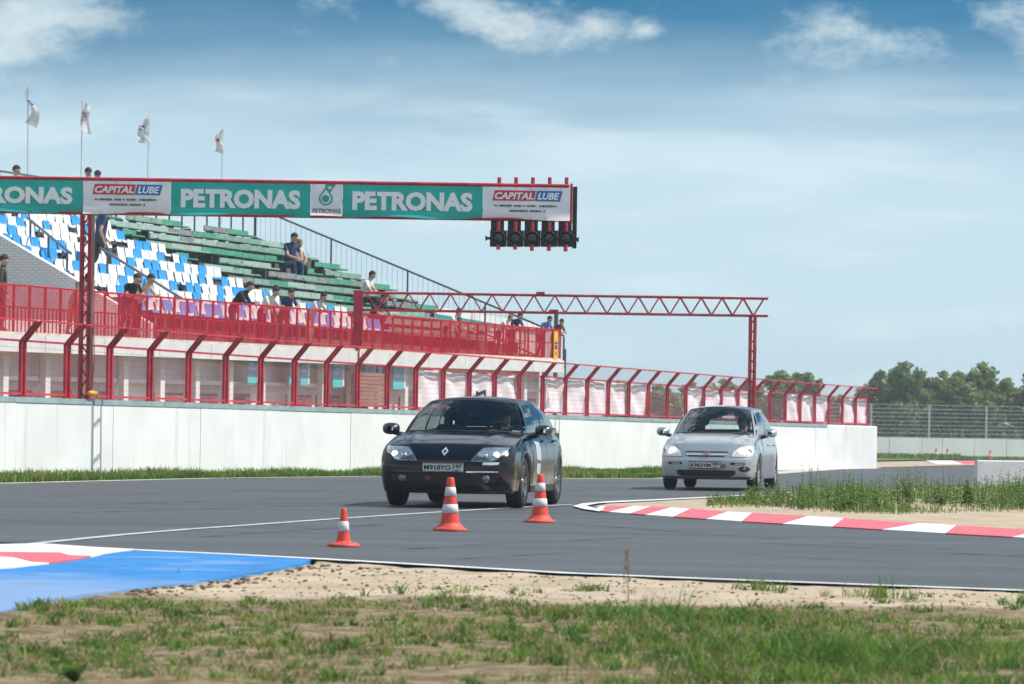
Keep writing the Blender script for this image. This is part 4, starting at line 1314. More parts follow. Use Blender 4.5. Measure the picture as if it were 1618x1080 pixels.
def build_car(name, label, loc, yaw, S):
    car = thing(name, label, 'car', loc, yaw)
    L, D, HW = S['L'], S['D'], S['HW']
    yF, yR, wr = S['yF'], S['yR'], S['wr']
    MP = S['paint']
    Wt, PS, PR = S['W'], S['PS'], S['PR']          # half width along y, side profile by height, nose depth by height
    zb = S['zb']; zn = S['zn']
    yc, zc = S['yc'], S['zc']                       # cowl corner
    EDGE = S['EDGE']                                # side top edge: y -> z
    Rr = .40                                        # rear corner bow
    def xs(y, z): return HW * interp(y, Wt) * interp(z, PS)
    def arch(y, z):
        for yw in (yF, yR):
            d = abs(y - yw)
            if d < S['ar']: z = max(z, S['wz'] + math.sqrt(S['ar'] ** 2 - d * d))
        return z
    fade = lambda y: max(0.0, 1 - (y - D) / 1.0) ** 2
    Rprof = S['RP']
    # sides and tail -------------------------------------------------
    ys = sorted(set([D + (L - Rr - D) * i / 60 for i in range(61)] + [yw + S['ar'] * math.cos(math.pi * k / 18) for yw in (yF, yR) for k in range(19)]))
    body = MB()
    edge_pts = {}
    for sgn in (1, -1):
        rows = []
        for y in ys:
            zt = interp(y, EDGE); zl = arch(y, zb)
            row = []
            zl_in = zl
            yy0 = y + interp(zl, PR) * fade(y)
            row.append((sgn * (xs(y, zl) - .14), yy0, zl_in))
            for k in range(15):
                z = zl + (zt - zl) * k / 14
                yy = y + interp(z, PR) * fade(y) - Rprof(z) * max(0, 1 - (L - Rr - y) / .8) ** 2
                x = xs(y, z)
                # soft swage line along the doors and a flare round the wheels
                x += .010 * math.exp(-((z - S['swage']) / .035) ** 2) * (1 if yF + .4 < y < L - .5 else 0)
                for yw in (yF, yR):
                    d = math.hypot(y - yw, z - S['wz'])
                    x += .012 * math.exp(-((d - S['ar'] - .02) / .05) ** 2)
                if k == 14: x -= .012
                row.append((sgn * x, yy, z))
            rows.append(row)
        body.grid(rows)
    # tail face
    rows = []
    yE = L - Rr
    for k in range(13):
        z = zb + (interp(yE, EDGE) - zb) * k / 12
        row = []
        for i in range(25):
            th = math.pi / 2 * (i / 12 - 1); u = math.sin(th)
            row.append((xs(yE, z) * u, L - Rr * superbow(u, 2.4) - Rprof(z), z))
        rows.append(row)
    body.grid(rows)
    # nose face above the bumper line and the bumper below it
    def nose(z, u): return (xs(D, z) * u, D * superbow(u, S['bown']) + interp(z, PR) , z)
    us = [math.copysign(math.sin(math.pi / 2 * abs(i) / 22) ** .8, i) for i in range(-22, 23)]
    def nose_rows(z0, z1, n): return [[nose(z0 + (z1 - z0) * k / n, u) for u in us] for k in range(n + 1)]
    body.grid(nose_rows(S['zbump'], zn, 12))
    bump = MB(); bump.grid(nose_rows(zb, S['zbump'], 14))
    # bumper underside
    bump.grid([[nose(zb, u) for u in us], [(nose(zb, u)[0] * .93, nose(zb, u)[1] + .12, zb - .01) for u in us]])
    # bonnet ---------------------------------------------------------
    hood = MB()
    rows = []
    y0e = D + interp(zn, PR)
    nw = 22
    for k in range(nw + 1):
        w = k / nw
        ye = lerp(y0e, yc, w)
        ze = interp(ye, EDGE) if w > 0 else zn
        xe = xs(max(D, ye - interp(zn, PR) * fade(ye)), ze) - .012 * (1 if w > 0 else 0)
        y_mid = lerp(interp(zn, PR), S['ycm'], w)
        row = []
        for u in us:
            b = lerp(superbow(u, S['bown']), u * u, w)
            y = lerp(y_mid, ye, b)
            z = ze + (lerp(0, S['zcm'] - zc, w)) * (1 - abs(u) ** 3)
            z += S['crown'] * (1 - abs(u) ** 3.0) * math.sin(math.pi * min(1, w * .9 + .05)) ** .7 * min(1, w * 6)
            z += S['ridge'] * math.exp(-((abs(u) - lerp(S['ru0'], S['ru1'], w)) / .055) ** 2) * min(1, w * 4)
            row.append((xe * u, y, z))
        rows.append(row)
    hood.grid(rows)
    # greenhouse -----------------------------------------------------
    gh = MB(); FR = {}
    TOPF, ROOF = S['TOPF'], S['ROOF']        # windscreen top corner (x,y,z), roof side line [(y,x,z)...]
    def rsx(y): return interp(y, [(a, b) for a, b, c in ROOF])
    def rsz(y): return interp(y, [(a, c) for a, b, c in ROOF])
    def belt(y): return Vector((xs(y, interp(y, EDGE)) - .035, y, interp(y, EDGE) + .004))
    # windscreen patch: rows from cowl to roof
    def ws(u, v):
        b = Vector((u * (xs(yc, zc) - .045), lerp(S['ycm'], yc, u * u), lerp(S['zcm'], zc, u * u) + .004))
        t = Vector((u * TOPF[0], TOPF[1] - .14 * (1 - u * u), TOPF[2] + S['tcrown'] * (1 - u * u)))
        p = b.lerp(t, v)
        p.z += .028 * math.sin(math.pi * v); return p
    us2 = [-1, -.955] + [-.955 + 1.91 * i / 20 for i in range(1, 20)] + [.955, 1]
    vs2 = [0, .05] + [.05 + .87 * i / 10 for i in range(1, 10)] + [.92, 1]
    scr = MB(); frit = MB()
    P_ = [[ws(u, v) for u in us2] for v in vs2]
    gl_rows = [r[1:-1] for r in P_[1:-1]]
    scr.grid(gl_rows)
    for r in range(len(vs2) - 1):
        for c in range(len(us2) - 1):
            q = [P_[r][c], P_[r][c + 1], P_[r + 1][c + 1], P_[r + 1][c]]
            edge_c = c in (0, len(us2) - 2)
            if edge_c: FR.setdefault(('front_pillar', c == 0), MB()).add(q, [(0, 1, 2, 3)])
            elif r in (0, len(vs2) - 2): frit.add(q, [(0, 1, 2, 3)])
    # roof
    ry = [TOPF[1] + (ROOF[-1][0] - TOPF[1]) * i / 24 for i in range(25)]
    rows = []
    for i, y in enumerate(ry):
        f = max(0.0, 1 - (y - TOPF[1]) / .5)
        row = []
        for u in [-1 + j / 12 for j in range(25)]:
            row.append((u * rsx(y), y - .14 * (1 - u * u) * f + .10 * (1 - u * u) * max(0, 1 - (ROOF[-1][0] - y) / .5), rsz(y) + S['tcrown'] * (1 - u * u)))
        rows.append(row)
    roof = MB(); roof.grid(rows)
    # side windows
    pil = MB(); WIN = {}
    NA, NB = 48, 8
    yb0, yb1 = yc, S['ybr']
    yt0, yt1 = TOPF[1], ROOF[-1][0]
    for sgn in (1, -1):
        def sp(a, b):
            y1 = lerp(yb0, yb1, a); y2 = lerp(yt0, yt1, a)
            p = belt(y1).lerp(Vector((rsx(y2), y2, rsz(y2))), b)
            p.x += .035 * math.sin(math.pi * b)
            return Vector((sgn * p.x, p.y, p.z))
        for i in range(NA):
            for j in range(NB):
                a0, a1, b0_, b1_ = i / NA, (i + 1) / NA, j / NB, (j + 1) / NB
                q = [sp(a0, b0_), sp(a1, b0_), sp(a1, b1_), sp(a0, b1_)]
                am = (a0 + a1) / 2
                post = any(abs(am - c) < w for c, w in S['pillars']) or am < .055 or am > S['aend']
                if post or j == NB - 1: (pil if (post and .1 < am < S['aend'] and j < NB - 1) else FR.setdefault(('front_pillar' if am < .055 else 'rear_pillar' if am > S['aend'] else 'roof_rail', sgn < 0), MB())).add(q, [(0, 1, 2, 3)])
                else: WIN.setdefault((sgn, sum(1 for c, w in S['pillars'] if c < am)), MB()).add(q, [(0, 1, 2, 3)])
    # tailgate glass
    yb_t, zb_t = S['ybr'], interp(S['ybr'], EDGE)
    def rg(u, v):
        t = Vector((u * rsx(yt1), yt1 + .10 * (1 - u * u), rsz(yt1) + S['tcrown'] * (1 - u * u)))
        b = Vector((u * belt(yb1).x, yb1 + .12 * (1 - u * u), belt(yb1).z))
        p = t.lerp(b, v); p.z += .03 * math.sin(math.pi * v); return p
    rear = MB()
    for r in range(8):
        for c in range(16):
            q = [rg(-1 + c / 8, r / 8), rg(-1 + (c + 1) / 8, r / 8), rg(-1 + (c + 1) / 8, (r + 1) / 8), rg(-1 + c / 8, (r + 1) / 8)]
            (gh if c in (0, 15) or r == 0 or r == 7 else rear).add(q, [(0, 1, 2, 3)])
    # tail deck
    gh.grid([[(u * (belt(yb1).x + .03), lerp(yb1, L - .03 - Rr * superbow(u, 2.4), k / 3), interp(yE, EDGE) - .0 + .02 * (1 - u * u)) for u in [-1 + j / 8 for j in range(17)]] for k in range(4)])
    bo = body.build('body', MP, car, smooth=True, fix=True)
    bu = bump.build('bumper', MP, car, smooth=True)
    ho = hood.build('bonnet', MP, car, smooth=True)
    gh.build('tailgate', MP, car, smooth=True); [wm.build(k_[0], MP, car, smooth=True) for k_, wm in FR.items()]; ro_ = roof.build('roof', MP, car, smooth=True)
    pil.build('door_pillars', M_plas, car, smooth=True); frit.build('screen_edge', M_plas, car, smooth=True)
    scr.build('windscreen', M_glass, car, smooth=True, fix=False); [wm.build('side_window', M_tint, car, smooth=True, fix=False) for wm in WIN.values()]; rear.build('rear_window', M_glass, car, smooth=True, fix=False)

    # surfaces for fitting lamps, grilles and trim on
    allv = body.v + bump.v + hood.v
    o1, o2 = len(body.v), len(body.v) + len(bump.v)
    allf = body.f + [tuple(i + o1 for i in f) for f in bump.f] + [tuple(i + o2 for i in f) for f in hood.f]
    bvh = BVHTree.FromPolygons([Vector(v) for v in allv], allf)
    def fit(poly, off, front=True, sgn=1, step=.035, skirt=.02):
        """outline in (x,z) seen from the front, or (y,z) from the side, laid on the bodywork"""
        n = len(poly)
        P2 = [Vector(p) for p in poly]
        # refine outline
        pts = []
        for i in range(n):
            a, b = P2[i], P2[(i + 1) % n]
            k = max(1, int((b - a).length / step))
            pts += [a.lerp(b, j / k) for j in range(k)]
        nb_ = len(pts)
        x0_, x1_ = min(p.x for p in pts), max(p.x for p in pts); z0_, z1_ = min(p.y for p in pts), max(p.y for p in pts)
        def inside(p):
            c = False
            for i in range(nb_):
                a, b = pts[i], pts[(i + 1) % nb_]
                if (a.y > p.y) != (b.y > p.y) and p.x < (b.x - a.x) * (p.y - a.y) / (b.y - a.y) + a.x: c = not c
            return c
        inn = []
        x = x0_ + step / 2
        while x < x1_:
            z = z0_ + step / 2
            while z < z1_:
                q = Vector((x, z))
                if inside(q) and min((q - p).length for p in pts) > step * .4: inn.append(q)
                z += step
            x += step
        vs, es, fs, _, _, _ = delaunay_2d_cdt(pts + inn, [(i, (i + 1) % nb_) for i in range(nb_)], [], 1, 1e-5)
        out3 = []
        for v in vs:
            if front:
                h = bvh.ray_cast(Vector((v.x, -1, v.y)), Vector((0, 1, 0)))
                p = h[0] if h[0] is not None else bvh.find_nearest(Vector((v.x, .4, v.y)))[0]
                out3.append(Vector((v.x, p.y - off, v.y)))
            else:
                h = bvh.ray_cast(Vector((sgn * 2, v.x, v.y)), Vector((-sgn, 0, 0)))
                p = h[0] if h[0] is not None else bvh.find_nearest(Vector((sgn * .9, v.x, v.y)))[0]
                out3.append(Vector((p.x + sgn * off, v.x, v.y)))
        mb = MB(); mb.add(out3, fs)
        d = Vector((0, skirt, 0)) if front else Vector((-sgn * skirt, 0, 0))
        cnt = {}
        for f in fs:
            for i in range(len(f)):
                e = (f[i], f[(i + 1) % len(f)])
                k = tuple(sorted(e)); cnt[k] = None if k in cnt else e
        for e in cnt.values():
            if e: mb.add([out3[e[0]], out3[e[1]], out3[e[1]] + d, out3[e[0]] + d], [(0, 1, 2, 3)])
        return mb
    def surf(x, z, off=0.0):
        h = bvh.ray_cast(Vector((x, -1, z)), Vector((0, 1, 0)))
        p = h[0] if h[0] is not None else bvh.find_nearest(Vector((x, .4, z)))[0]
        return Vector((x, p.y - off, z))
    # wheels ---------------------------------------------------------
    tw = S['tw']
    def wheel(x, y, sgn):
        w = bpy.data.objects.new('wheel', None); COL.objects.link(w); w.parent = car; w.location = (x, y, wr)
        rr = S['rr']
        mb = MB(); mb.lathe([(rr - .005, -tw / 2 + .02), (wr - .045, -tw / 2), (wr - .012, -tw / 2 + .018), (wr, -tw / 2 + .05), (wr, tw / 2 - .05), (wr - .012, tw / 2 - .018), (wr - .045, tw / 2), (rr - .005, tw / 2 - .02)], 40, axis='x')
        mb.build('tyre', M_tyre, w, smooth=True)
        mb = MB(); s_ = sgn
        mb.lathe([(rr, s_ * (tw / 2 - .022)), (rr - .018, s_ * (tw / 2 - .010)), (rr - .028, s_ * (tw / 2 - .04)), (rr - .035, -s_ * tw / 2 * .8)], 40, axis='x')
        ns_ = S['spokes']
        for k in range(ns_):
            a = 2 * math.pi * k / ns_ + .2
            for da in ((-.12, .12) if S['twin'] else (0,)):
                c, s2 = math.cos(a + da), math.sin(a + da)
                p = Vector((s_ * (tw / 2 - .045), c * .045, s2 * .045)); q = Vector((s_ * (tw / 2 - .022), c * (rr - .015), s2 * (rr - .015)))
                mb.bar(p, q, .030 if S['twin'] else .048, .022, (1, 0, 0))
        mb.lathe([(.0, s_ * (tw / 2 - .022)), (.05, s_ * (tw / 2 - .026)), (.068, s_ * (tw / 2 - .06))], 20, axis='x')
        mb.build('rim', S['rim'], w, smooth=False)
        mb = MB(); mb.lathe([(.0, s_ * .03), (.14, s_ * .03), (.14, s_ * .01), (0, s_ * .01)], 28, axis='x'); mb.build('brake_disc', M_disc, w)
        return w
    for y in (yF, yR):
        for sgn in (1, -1): wheel(sgn * (S['track'] / 2), y, sgn)
    # underbody and wheel wells
    mb = MB()
    mb.box((0, (yF + yR) / 2, (zb + .58) / 2 + .02), (1.06, yR - yF + 1.3, .58 - zb))
    mb.box((0, (yF + yR) / 2, (zb + .60) / 2), (HW * 1.80, yR - yF - 2 * S['ar'] - .06, .60 - zb - .02))
    mb.box((0, yR + .72, .45), (HW * 1.6, .5, .4)); mb.box((0, S['D'] + .06, .45), (HW * 1.30, .30, .36))
    mb.build('underbody', M_plas, car)
    # cabin
    mb = MB(); ym = S['ydash']
    mb.grid([[(u * (HW * .84), ym + .0 + .12 * u * u, zc - .02 + .03 * (1 - u * u)) for u in (-1, -.5, 0, .5, 1)], [(u * (HW * .84), ym + .42, zc - .01 + .02 * (1 - u * u)) for u in (-1, -.5, 0, .5, 1)], [(u * (HW * .82), ym + .50, zc - .35) for u in (-1, -.5, 0, .5, 1)]])
    mb.build('dashboard', M_int, car, smooth=True)
    mb = MB()
    for sgn in (1, -1): mb.box((sgn * HW * .86, (ym + yb1) / 2, .78), (.05, yb1 - ym - .3, .36))
    mb.box((0, yb1 - .28, .85), (HW * 1.6, .62, .06))
    mb.build('cabin_trim', M_int, car)
    def seat(x, y, nm):
        sx_ = .25
        rows = []
        for z, yy, w in ((.46, y + .02, .22), (.60, y + .0, .25), (.85, y + .10, .25), (1.02, y + .17, .20), (1.06, y + .19, .16)):
            rows.append([(x + w * u, yy - .05 * u * u - .02, z) for u in (-1, -.6, 0, .6, 1)])
        mb = MB(); mb.grid(rows); mb.grid([[Vector(p) + Vector((0, .10, 0)) for p in r] for r in rows])
        mb.box((x, y - .22, .42), (.48, .5, .14))
        so_ = mb.build(nm, M_seat, car, smooth=True)
        mb = MB(); mb.lathe([(.0, -.075), (.085, -.07), (.12, -.03), (.12, .03), (.085, .07), (0, .075)], 14, (x, y + .20, 1.16 + S['hr'])); mb.build('headrest', M_seat, so_, smooth=True)
    for sgn in (1, -1): seat(sgn * .37, S['yseat'], 'front_seat')
    mb = MB(); mb.grid([[(u * .62, S['yrs'] + .02 * u * u, .5) for u in (-1, -.5, 0, .5, 1)], [(u * .62, S['yrs'] + .18, .95 + .02 * abs(u)) for u in (-1, -.5, 0, .5, 1)], [(u * .60, S['yrs'] + .28, .94) for u in (-1, -.5, 0, .5, 1)]])
    mb.build('rear_bench', M_seat, car, smooth=True)
    dx = S['drv'] * .37
    mb = MB()
    rim_ = [Vector((dx + .185 * math.cos(a), S['yseat'] - .52 + .05 * math.sin(a), zc - .03 + .18 * math.sin(a))) for a in [2 * math.pi * k / 20 for k in range(21)]]
    mb.tube(rim_, .016, 6, cap=False)
    mb.bar((dx - .17, S['yseat'] - .52, zc - .03), (dx + .17, S['yseat'] - .52, zc - .03), .05, .03)
    mb.build('steering_wheel', M_plas, car, smooth=True)
    mb = MB(); mb.box((0, TOPF[1] - .02, TOPF[2] - .05), (.24, .03, .07)); mb.bar((0, TOPF[1] - .02, TOPF[2] - .03), (0, TOPF[1] - .0, TOPF[2] + .02), .02); mb.build('rear_view_mirror', M_plas, car)
    # door mirrors
    for sgn in (1, -1):
        m_ = S['mir']
        c = Vector((sgn * m_[0], m_[1], m_[2]))
        mb = MB(); rows = []
        for k in range(9):
            f = k / 8; r_ = math.sin(math.pi * min(1, .12 + f * .60)) if f < .99 else .72
            rows.append([c + Vector((sgn * .115 * r_ * math.copysign(abs(math.cos(a)) ** .75, math.cos(a)), -.085 + .17 * f, .078 * r_ * math.copysign(abs(math.sin(a)) ** .75, math.sin(a)) + .012 * f)) for a in [2 * math.pi * j / 16 for j in range(17)]])
        mb.grid(rows)
        mo = mb.build('door_mirror', S['mirm'], car, smooth=True)
        mb = MB(); mb.add([rows[-1][j] for j in range(16)], [tuple(range(16))]); mb.build('mirror_glass', M_chrome, mo)
        mb = MB(); mb.tube([c + Vector((-sgn * .05, .02, -.045)), Vector((sgn * (xs(m_[1] + .1, zc) - .03), m_[1] + .06, m_[2] - .085))], [.03, .035], 8); mb.build('mirror_arm', M_plas, mo)
    # doors on both sides with handles
    for sgn in (1, -1):
        for (ya, yb2, sl_) in S['doors']:
            pol = [(ya, .30), (yb2 - sl_ * .6, .30), (yb2, .62), (yb2, interp(yb2, EDGE) - .022), (ya, interp(ya, EDGE) - .022)]
            do = fit(pol, .004, False, sgn, .07).build('door', MP, car, smooth=False)
            for p in do.data.polygons: p.use_smooth = len(p.vertices) == 3
            yh = yb2 - .16; h = bvh.ray_cast(Vector((sgn * 2, yh, S['swage'] + .06)), Vector((-sgn, 0, 0)))[0]
            if h:
                mb = MB(); mb.tube([h + Vector((sgn * .008, -.10, 0)), h + Vector((sgn * .035, -.06, 0)), h + Vector((sgn * .035, .06, 0)), h + Vector((sgn * .008, .10, 0))], [.010, .014, .014, .010], 8)
                mb.build('handle', S['mirm'], do, smooth=True)
        mb = fit([(yF + S['ar'] + .05, zb + .005), (yR - S['ar'] - .05, zb + .005), (yR - S['ar'] - .05, zb + .085), (yF + S['ar'] + .05, zb + .085)], .012, False, sgn, .07)
        mb.build('sill_trim', S['sill'], car)
    for sgn in (1, -1):
        a_ = S['gap']
        pg = [(a_[0][0], a_[0][1]), (a_[0][0] + .010, a_[0][1]), (a_[1][0] + .010, a_[1][1]), (a_[1][0], a_[1][1])]
        fit(pg if sgn > 0 else [(-x, z) for x, z in pg][::-1], .0015, step=.03, skirt=.004).build('bonnet_gap', S['gapm'], car)
    S['extras'](car, fit, surf, xs)
    return car

def plate(car, surf, c, w, h, text, region, tilt=0):
    p = surf(c[0], c[1], .03)
    mb = MB(); mb.box(p, (w + .02, .016, h + .02)); ho = mb.build('plate_holder', M_plas, car)
    mb = MB(); mb.box(p + Vector((0, -.010, 0)), (w, .008, h)); po_ = mb.build('number_plate', M_plate, car)
    y = p.y - .017
    lettering(text, h * .56, w * .66, M_pk, po_, Vector((p.x - w * .135, y, p.z - .002)), .025, 0, 'plate_characters')
    lettering(region, h * .46, w * .20, M_pk, po_, Vector((p.x + w * .37, y, p.z + h * .12)), .02, 0, 'plate_region')
    lettering('RUS', h * .16, w * .10, M_pk, po_, Vector((p.x + w * .35, y, p.z - h * .32)), .01, 0, 'plate_country')
    mb = MB(); mb.box((p.x + w * .245, y, p.z), (.005, .004, h * .92))
    for z in (-h / 2 + .006, h / 2 - .006): mb.box((p.x, y, p.z + z), (w * .98, .004, .005))
    mb.build('plate_border', M_pk, po_)

M_gap = mat('panel_gap', (.004, .004, .005), .7)
M_lens_w = mat('clear_lamp_cover', (.84, .83, .78), .14, .25, coat=1.0, var=.12, vscale=14)
def grow(p, d):
    cx = sum(a for a, b in p) / len(p); cz = sum(b for a, b in p) / len(p)
    return [(a + math.copysign(d, a - cx), b + math.copysign(d * .7, b - cz)) for a, b in p]
def mirror_poly(p): return [(-x, z) for x, z in p][::-1]

# dark saloon with hatch, nearer the camera
def extras_dark(car, fit, surf, xs):
    lamp = [(.345, .592), (.60, .594), (.655, .618), (.69, .655), (.775, .70), (.792, .775), (.60, .772), (.485, .762), (.425, .70)]
    for sgn in (1, -1):
        pl = lamp if sgn > 0 else mirror_poly(lamp)
        fit(grow(pl, .014), .003, step=.04).build('lamp_gap', M_gap, car)
        lo_ = fit(pl, .008, step=.03).build('headlight', M_lens_c, car, smooth=False)
        for q in ((.655, .70, .042), (.52, .69, .030)):
            p = surf(sgn * q[0], q[1] - .025, .0)
            mb = MB(); mb.lathe([(q[2], -.0), (q[2] * .9, -.018), (0, -.030)], 18, p + Vector((0, -.004, 0)), 'y')
            mb.build('bulb', M_bulb if q[2] > .04 else M_chrome, lo_, smooth=True)
        # dark bezel at the inner and lower edge of the lamp
        bz = [(.36, .600), (.59, .602), (.56, .63), (.43, .66), (.415, .675)]
        fit(bz if sgn > 0 else mirror_poly(bz), .009, step=.03).build('lamp_bezel', mat('lamp_dark_chrome', (.20, .21, .22), .2, .8), lo_)
        # vertical side of bumper
        fog = fit([(sgn * x, z) for x, z in ((.44, .33), (.66, .33), (.70, .42), (.44, .42))][::sgn], .004, step=.04).build('fog_recess', M_plas, car)
        p = surf(sgn * .535, .372, .008)
        mb = MB(); mb.lathe([(.050, .0), (.046, -.012), (0, -.016)], 18, p, 'y'); mb.build('fog_lamp', mat('fog_lens', (.16, .17, .18), .15, .5, coat=1), fog, smooth=True)
    # wide lower intake, grille slit, chrome bar
    fit([(-.43, .29), (.43, .29), (.47, .35), (.45, .435), (-.45, .435), (-.47, .35)], .005, step=.05).build('lower_intake', M_plas, car)
    fit([(-.335, .578), (.335, .578), (.33, .603), (-.33, .603)], .004, step=.04).build('grille_slit', mat('deep_black', (.004, .004, .005), .8), car)
    fit([(.29, .448), (.68, .452), (.69, .470), (.29, .468)], .012, step=.05).build('chrome_strip', M_chrome, car)
    fit(mirror_poly([(.29, .448), (.68, .452), (.69, .470), (.29, .468)]), .012, step=.05).build('chrome_strip', mat('shaded_chrome', (.10, .10, .11), .3, .8), car)  # same strip, with the shade beside the plate put into its colour
    fit([(.49, .548), (.50, .580), (.70, .585), (.69, .556), (.60, .545)], .006, step=.03).build('washer_cover', mat('pale_reflector', (.72, .74, .76), .2, .3, coat=1), car)
    fit([(-.80, .195), (.80, .195), (.80, .225), (-.80, .225)], .014, step=.05).build('lip_strip', M_plas, car)
    p = surf(-.20, .375, .02); mb = MB(); mb.lathe([(.030, 0), (.030, -.02), (.016, -.02), (.016, 0)], 14, p, 'y'); mb.build('tow_hook', mat('tow_hook_red', (.35, .05, .06), .5), car)
    plate(car, surf, (0, .512), .52, .112, 'M910YO', '197')
    # lozenge badge
    c = surf(0, .714, .012)
    def loz(a, b): return [(0, b), (a, 0), (0, -b), (-a, 0)]
    o_, i_ = loz(.044, .056), loz(.020, .027)
    mb = MB()
    for k in range(4):
        q = [o_[k], o_[(k + 1) % 4], i_[(k + 1) % 4], i_[k]]
        mb.prism([surf(x, .714 + z, .014) for x, z in q], (0, 0, 0), (0, .016, 0))
    mb.build('badge', mat('badge_chrome', (.88, .89, .90), .25, .6), car)
    # two pale grey patches on the door
    for nm, pl in (('door_patch', [(1.74, .62), (2.10, .60), (2.10, .84), (1.74, .86)]), ('door_patch', [(1.76, .44), (2.06, .42), (2.06, .56), (1.76, .57)])):
        fit(pl, .0075, False, 1, .06).build(nm, mat('patch_pale', (.46, .48, .53), .4), car)
    mb = MB()
    for x in (-.30, .10): mb.tube([(x, 1.24, .965), (x + .25, 1.17, .972), (x + .52, 1.18, .962)], .011, 6)
    mb.build('wipers', M_plas, car)

dark = dict(L=4.69, D=.37, HW=.905, yF=.98, yR=3.736, wr=.325, rr=.225, wz=.335, ar=.372, tw=.215, track=1.555, zb=.19, zn=.775, zbump=.575, yc=1.46, ycm=1.22, zc=.945, zcm=.955,
            W=[(0, .955), (.37, .957), (1.0, .99), (1.6, 1.0), (3.4, 1.0), (4.2, .95), (4.7, .86)],
            PS=[(.15, .945), (.22, .965), (.35, .985), (.5, .996), (.62, 1.0), (.72, .992), (.80, .968), (.9, .93), (1.0, .895), (1.06, .875)],
            PR=[(.15, .10), (.19, .075), (.25, .035), (.32, .012), (.42, .0), (.54, .0), (.575, .004), (.60, .018), (.66, .05), (.72, .10), (.775, .18)],
            EDGE=[(.36, .765), (.60, .805), (1.0, .885), (1.46, .945), (2.4, .972), (3.4, 1.0), (4.3, 1.035), (4.7, 1.03)], RP=lambda z: .05 * abs(z - .55),
            swage=.80, bown=2.9, crown=.030, ridge=.016, ru0=.55, ru1=.72, tcrown=.050, TOPF=(.575, 2.10, 1.362),
            ROOF=[(2.10, .575, 1.362), (2.6, .592, 1.388), (3.1, .590, 1.385), (3.6, .575, 1.345), (3.95, .560, 1.285)], ybr=4.42, pillars=[(.45, .022), (.74, .018)], aend=.84,
            ydash=1.45, yseat=2.38, yrs=3.15, drv=1, hr=.02, mir=(1.01, 1.62, .985), mirm=mat('mirror_black', (.02, .022, .025), .35, coat=.6),
            doors=[(1.52, 2.62, 0), (2.635, 3.55, .35)], gap=((.47, .765), (.70, .935)), gapm=mat('panel_gap', (.004, .004, .005), .7), sill=M_plas, spokes=5, twin=True, rim=M_rimd, paint=paint('dark_blue_black_paint', (.0035, .0045, .010), .0, .16, .22), extras=extras_dark)
p = ground(722, 800.5)
YAW1 = R(-9.6)
off = Vector((math.sin(-YAW1) * dark['yF'], math.cos(YAW1) * dark['yF'], 0))
car1 = build_car('dark_car', 'black five-door car with lit headlights, cornering ahead of the silver car', Vector((p.x, p.y, .004)) - off, YAW1, dark)

